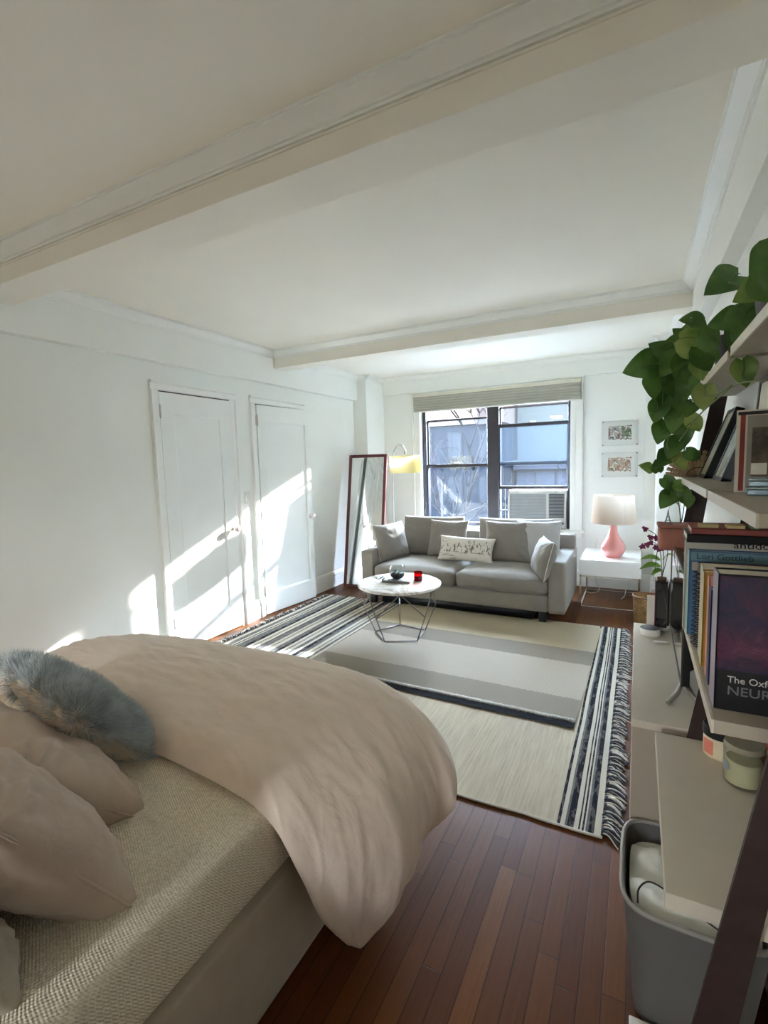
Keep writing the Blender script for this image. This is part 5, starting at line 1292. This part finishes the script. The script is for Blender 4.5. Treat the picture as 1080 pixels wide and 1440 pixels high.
boxobj('sky_blocker', (6.1, 10.6, -17.5, -7.5, 0, 14.2), PALE, r, bev=0)  # unseen block added to keep side sky off the left wall
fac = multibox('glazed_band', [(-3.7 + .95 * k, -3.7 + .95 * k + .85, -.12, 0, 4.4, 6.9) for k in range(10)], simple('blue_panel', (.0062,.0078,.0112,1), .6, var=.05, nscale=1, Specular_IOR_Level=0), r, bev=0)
boxobj('ledge', (-3.8, 6, -.5, 0, 7.05, 7.5), simple('ledge_paint', (.007,.008,.0105,1), .8, Specular_IOR_Level=0), r, bev=0)
BARK = simple('bark', (.005,.005,.0055,1), .9, var=.2, Specular_IOR_Level=0)
def tree(x, y, seed, h, label):
    r = thing('bare_tree', label, 'tree', (x, y, -6), group='bare trees outside the window')
    bm = bmesh.new(); rnd = random.Random(seed)
    def br(p, d, L, rad, lv):
        pts = [p]; dd = d.copy()
        for k in range(4):
            dd = (dd + Vector((rnd.uniform(-.18, .18), rnd.uniform(-.18, .18), rnd.uniform(-.05, .12)))).normalized(); pts.append(pts[-1] + dd * L / 4)
        tube(bm, pts, [rad * (1 - .5 * k / 4) for k in range(5)], 5)
        if lv > 0:
            for k in range(3 if lv > 1 else 4):
                a = rnd.uniform(0, 2 * pi); nd = (dd + Vector((cos(a), sin(a), rnd.uniform(-.1, .5))) * .75).normalized()
                br(pts[rnd.choice((2, 3, 4))], nd, L * .66, rad * .55, lv - 1)
    br(Vector((0, 0, 0)), Vector((0, 0, 1)), h * .45, .16, 5)
    finish('branches', bm, BARK, r)
tree(-4.9, 16, 3, 10.5, 'bare branched tree in front of the dark building outside'); 
tree(-1.2, 19, 8, 7.0, 'second bare tree outside, right of the first')
# ------------------------------------------------------------------ light
W = bpy.data.worlds.new('sky'); SC.world = W; W.use_nodes = True
nt = W.node_tree; nt.nodes.clear()
out = nt.nodes.new('ShaderNodeOutputWorld'); bg = nt.nodes.new('ShaderNodeBackground'); tc = nt.nodes.new('ShaderNodeTexCoord')
sp = nt.nodes.new('ShaderNodeSeparateXYZ'); rp = nt.nodes.new('ShaderNodeValToRGB')
nt.links.new(tc.outputs['Generated'], sp.inputs[0]); nt.links.new(sp.outputs[2], rp.inputs[0])
cr_ = rp.color_ramp; cr_.elements[0].position = 0; cr_.elements[0].color = (.04, .04, .042, 1)
cr_.elements[1].position = .03; cr_.elements[1].color = (.95, .97, 1, 1); e = cr_.elements.new(.8); e.color = (.80, .88, 1, 1)
nt.links.new(rp.outputs[0], bg.inputs[0]); bg.inputs[1].default_value = SKY
nt.links.new(bg.outputs[0], out.inputs[0])
sd = bpy.data.lights.new('sun', 'SUN'); sd.energy = SUN; sd.angle = radians(.9); sd.color = (1, .95, .88)
so_ = bpy.data.objects.new('sun', sd); COL.objects.link(so_)
so_.rotation_euler = Vector((-.41, -1, -.405)).to_track_quat('-Z', 'Y').to_euler()
# window portal (guides sampling only)
pl = bpy.data.lights.new('window_portal', 'AREA'); pl.shape = 'RECTANGLE'; pl.size = 1.95; pl.size_y = 1.65; pl.cycles.is_portal = True
po = bpy.data.objects.new('window_portal', pl); COL.objects.link(po); po.location = (-1.645, 6.33, 1.46)
po.rotation_euler = Vector((0, -1, 0)).to_track_quat('-Z', 'Z').to_euler()
pl2 = pl.copy(); po2 = bpy.data.objects.new('window_portal', pl2); COL.objects.link(po2); pl2.size = .5; pl2.size_y = .85; po2.location = (-1.275, -2.36, 1.4)
po2.rotation_euler = Vector((0, 1, 0)).to_track_quat('-Z', 'Z').to_euler()
# lamp added out of view behind the camera as fill light
r = thing('fill_lamp', 'added round opal fill lamp, unseen behind the camera', 'ceiling lamp', (-1.9, -1.0, ZC - .002))
bm = bmesh.new(); lathe(bm, [(.001, 0), (.15, 0), (.15, -.03), (.14, -.035)], 32, cap1=False); finish('lamp_base', bm, CHROME, r, smooth=True, auto=40)
t = NT('fill_lamp_glow'); em = t.n('ShaderNodeEmission'); em.inputs[0].default_value = (1, .88, .74, 1); em.inputs[1].default_value = FILL_LAMP; t.l(em.outputs[0], t.out.inputs[0])
bm = bmesh.new(); lathe(bm, [(.15, -.03), (.145, -.06), (.11, -.09), (.05, -.105), (.001, -.108)], 32, cap0=False); finish('opal_shade', bm, t.m, r, smooth=True)

# ------------------------------------------------------------------ camera
f_, yaw, pitch, roll = 682.904, radians(27.656), radians(5.64), radians(-1.637)
fw = Vector((-sin(yaw) * cos(pitch), cos(yaw) * cos(pitch), -sin(pitch)))
rr = Vector((cos(yaw), sin(yaw), 0)); uu = rr.cross(fw)
r2 = rr * cos(roll) + uu * sin(roll); u2 = r2.cross(fw)
cd = bpy.data.cameras.new('camera'); cam = bpy.data.objects.new('camera', cd); COL.objects.link(cam)
cd.sensor_fit = 'VERTICAL'; cd.sensor_height = 24; cd.lens = f_ / 1440 * 24; cd.clip_start = .02; cd.clip_end = 200
cam.matrix_world = Matrix(((r2.x, u2.x, -fw.x, 0), (r2.y, u2.y, -fw.y, 0), (r2.z, u2.z, -fw.z, 1.5), (0, 0, 0, 1)))
SC.camera = cam
vs = SC.view_settings; vs.view_transform = 'Standard'; vs.look = 'None'; vs.gamma = 1; vs.use_curve_mapping = False; vs.exposure = EXPO
SC.cycles.max_bounces = 16; SC.cycles.diffuse_bounces = 10; SC.cycles.transparent_max_bounces = 24; SC.cycles.transmission_bounces = 8
SC.cycles.sample_clamp_indirect = 6; SC.cycles.caustics_reflective = False; SC.cycles.caustics_refractive = False
SC.cycles.use_denoising = True
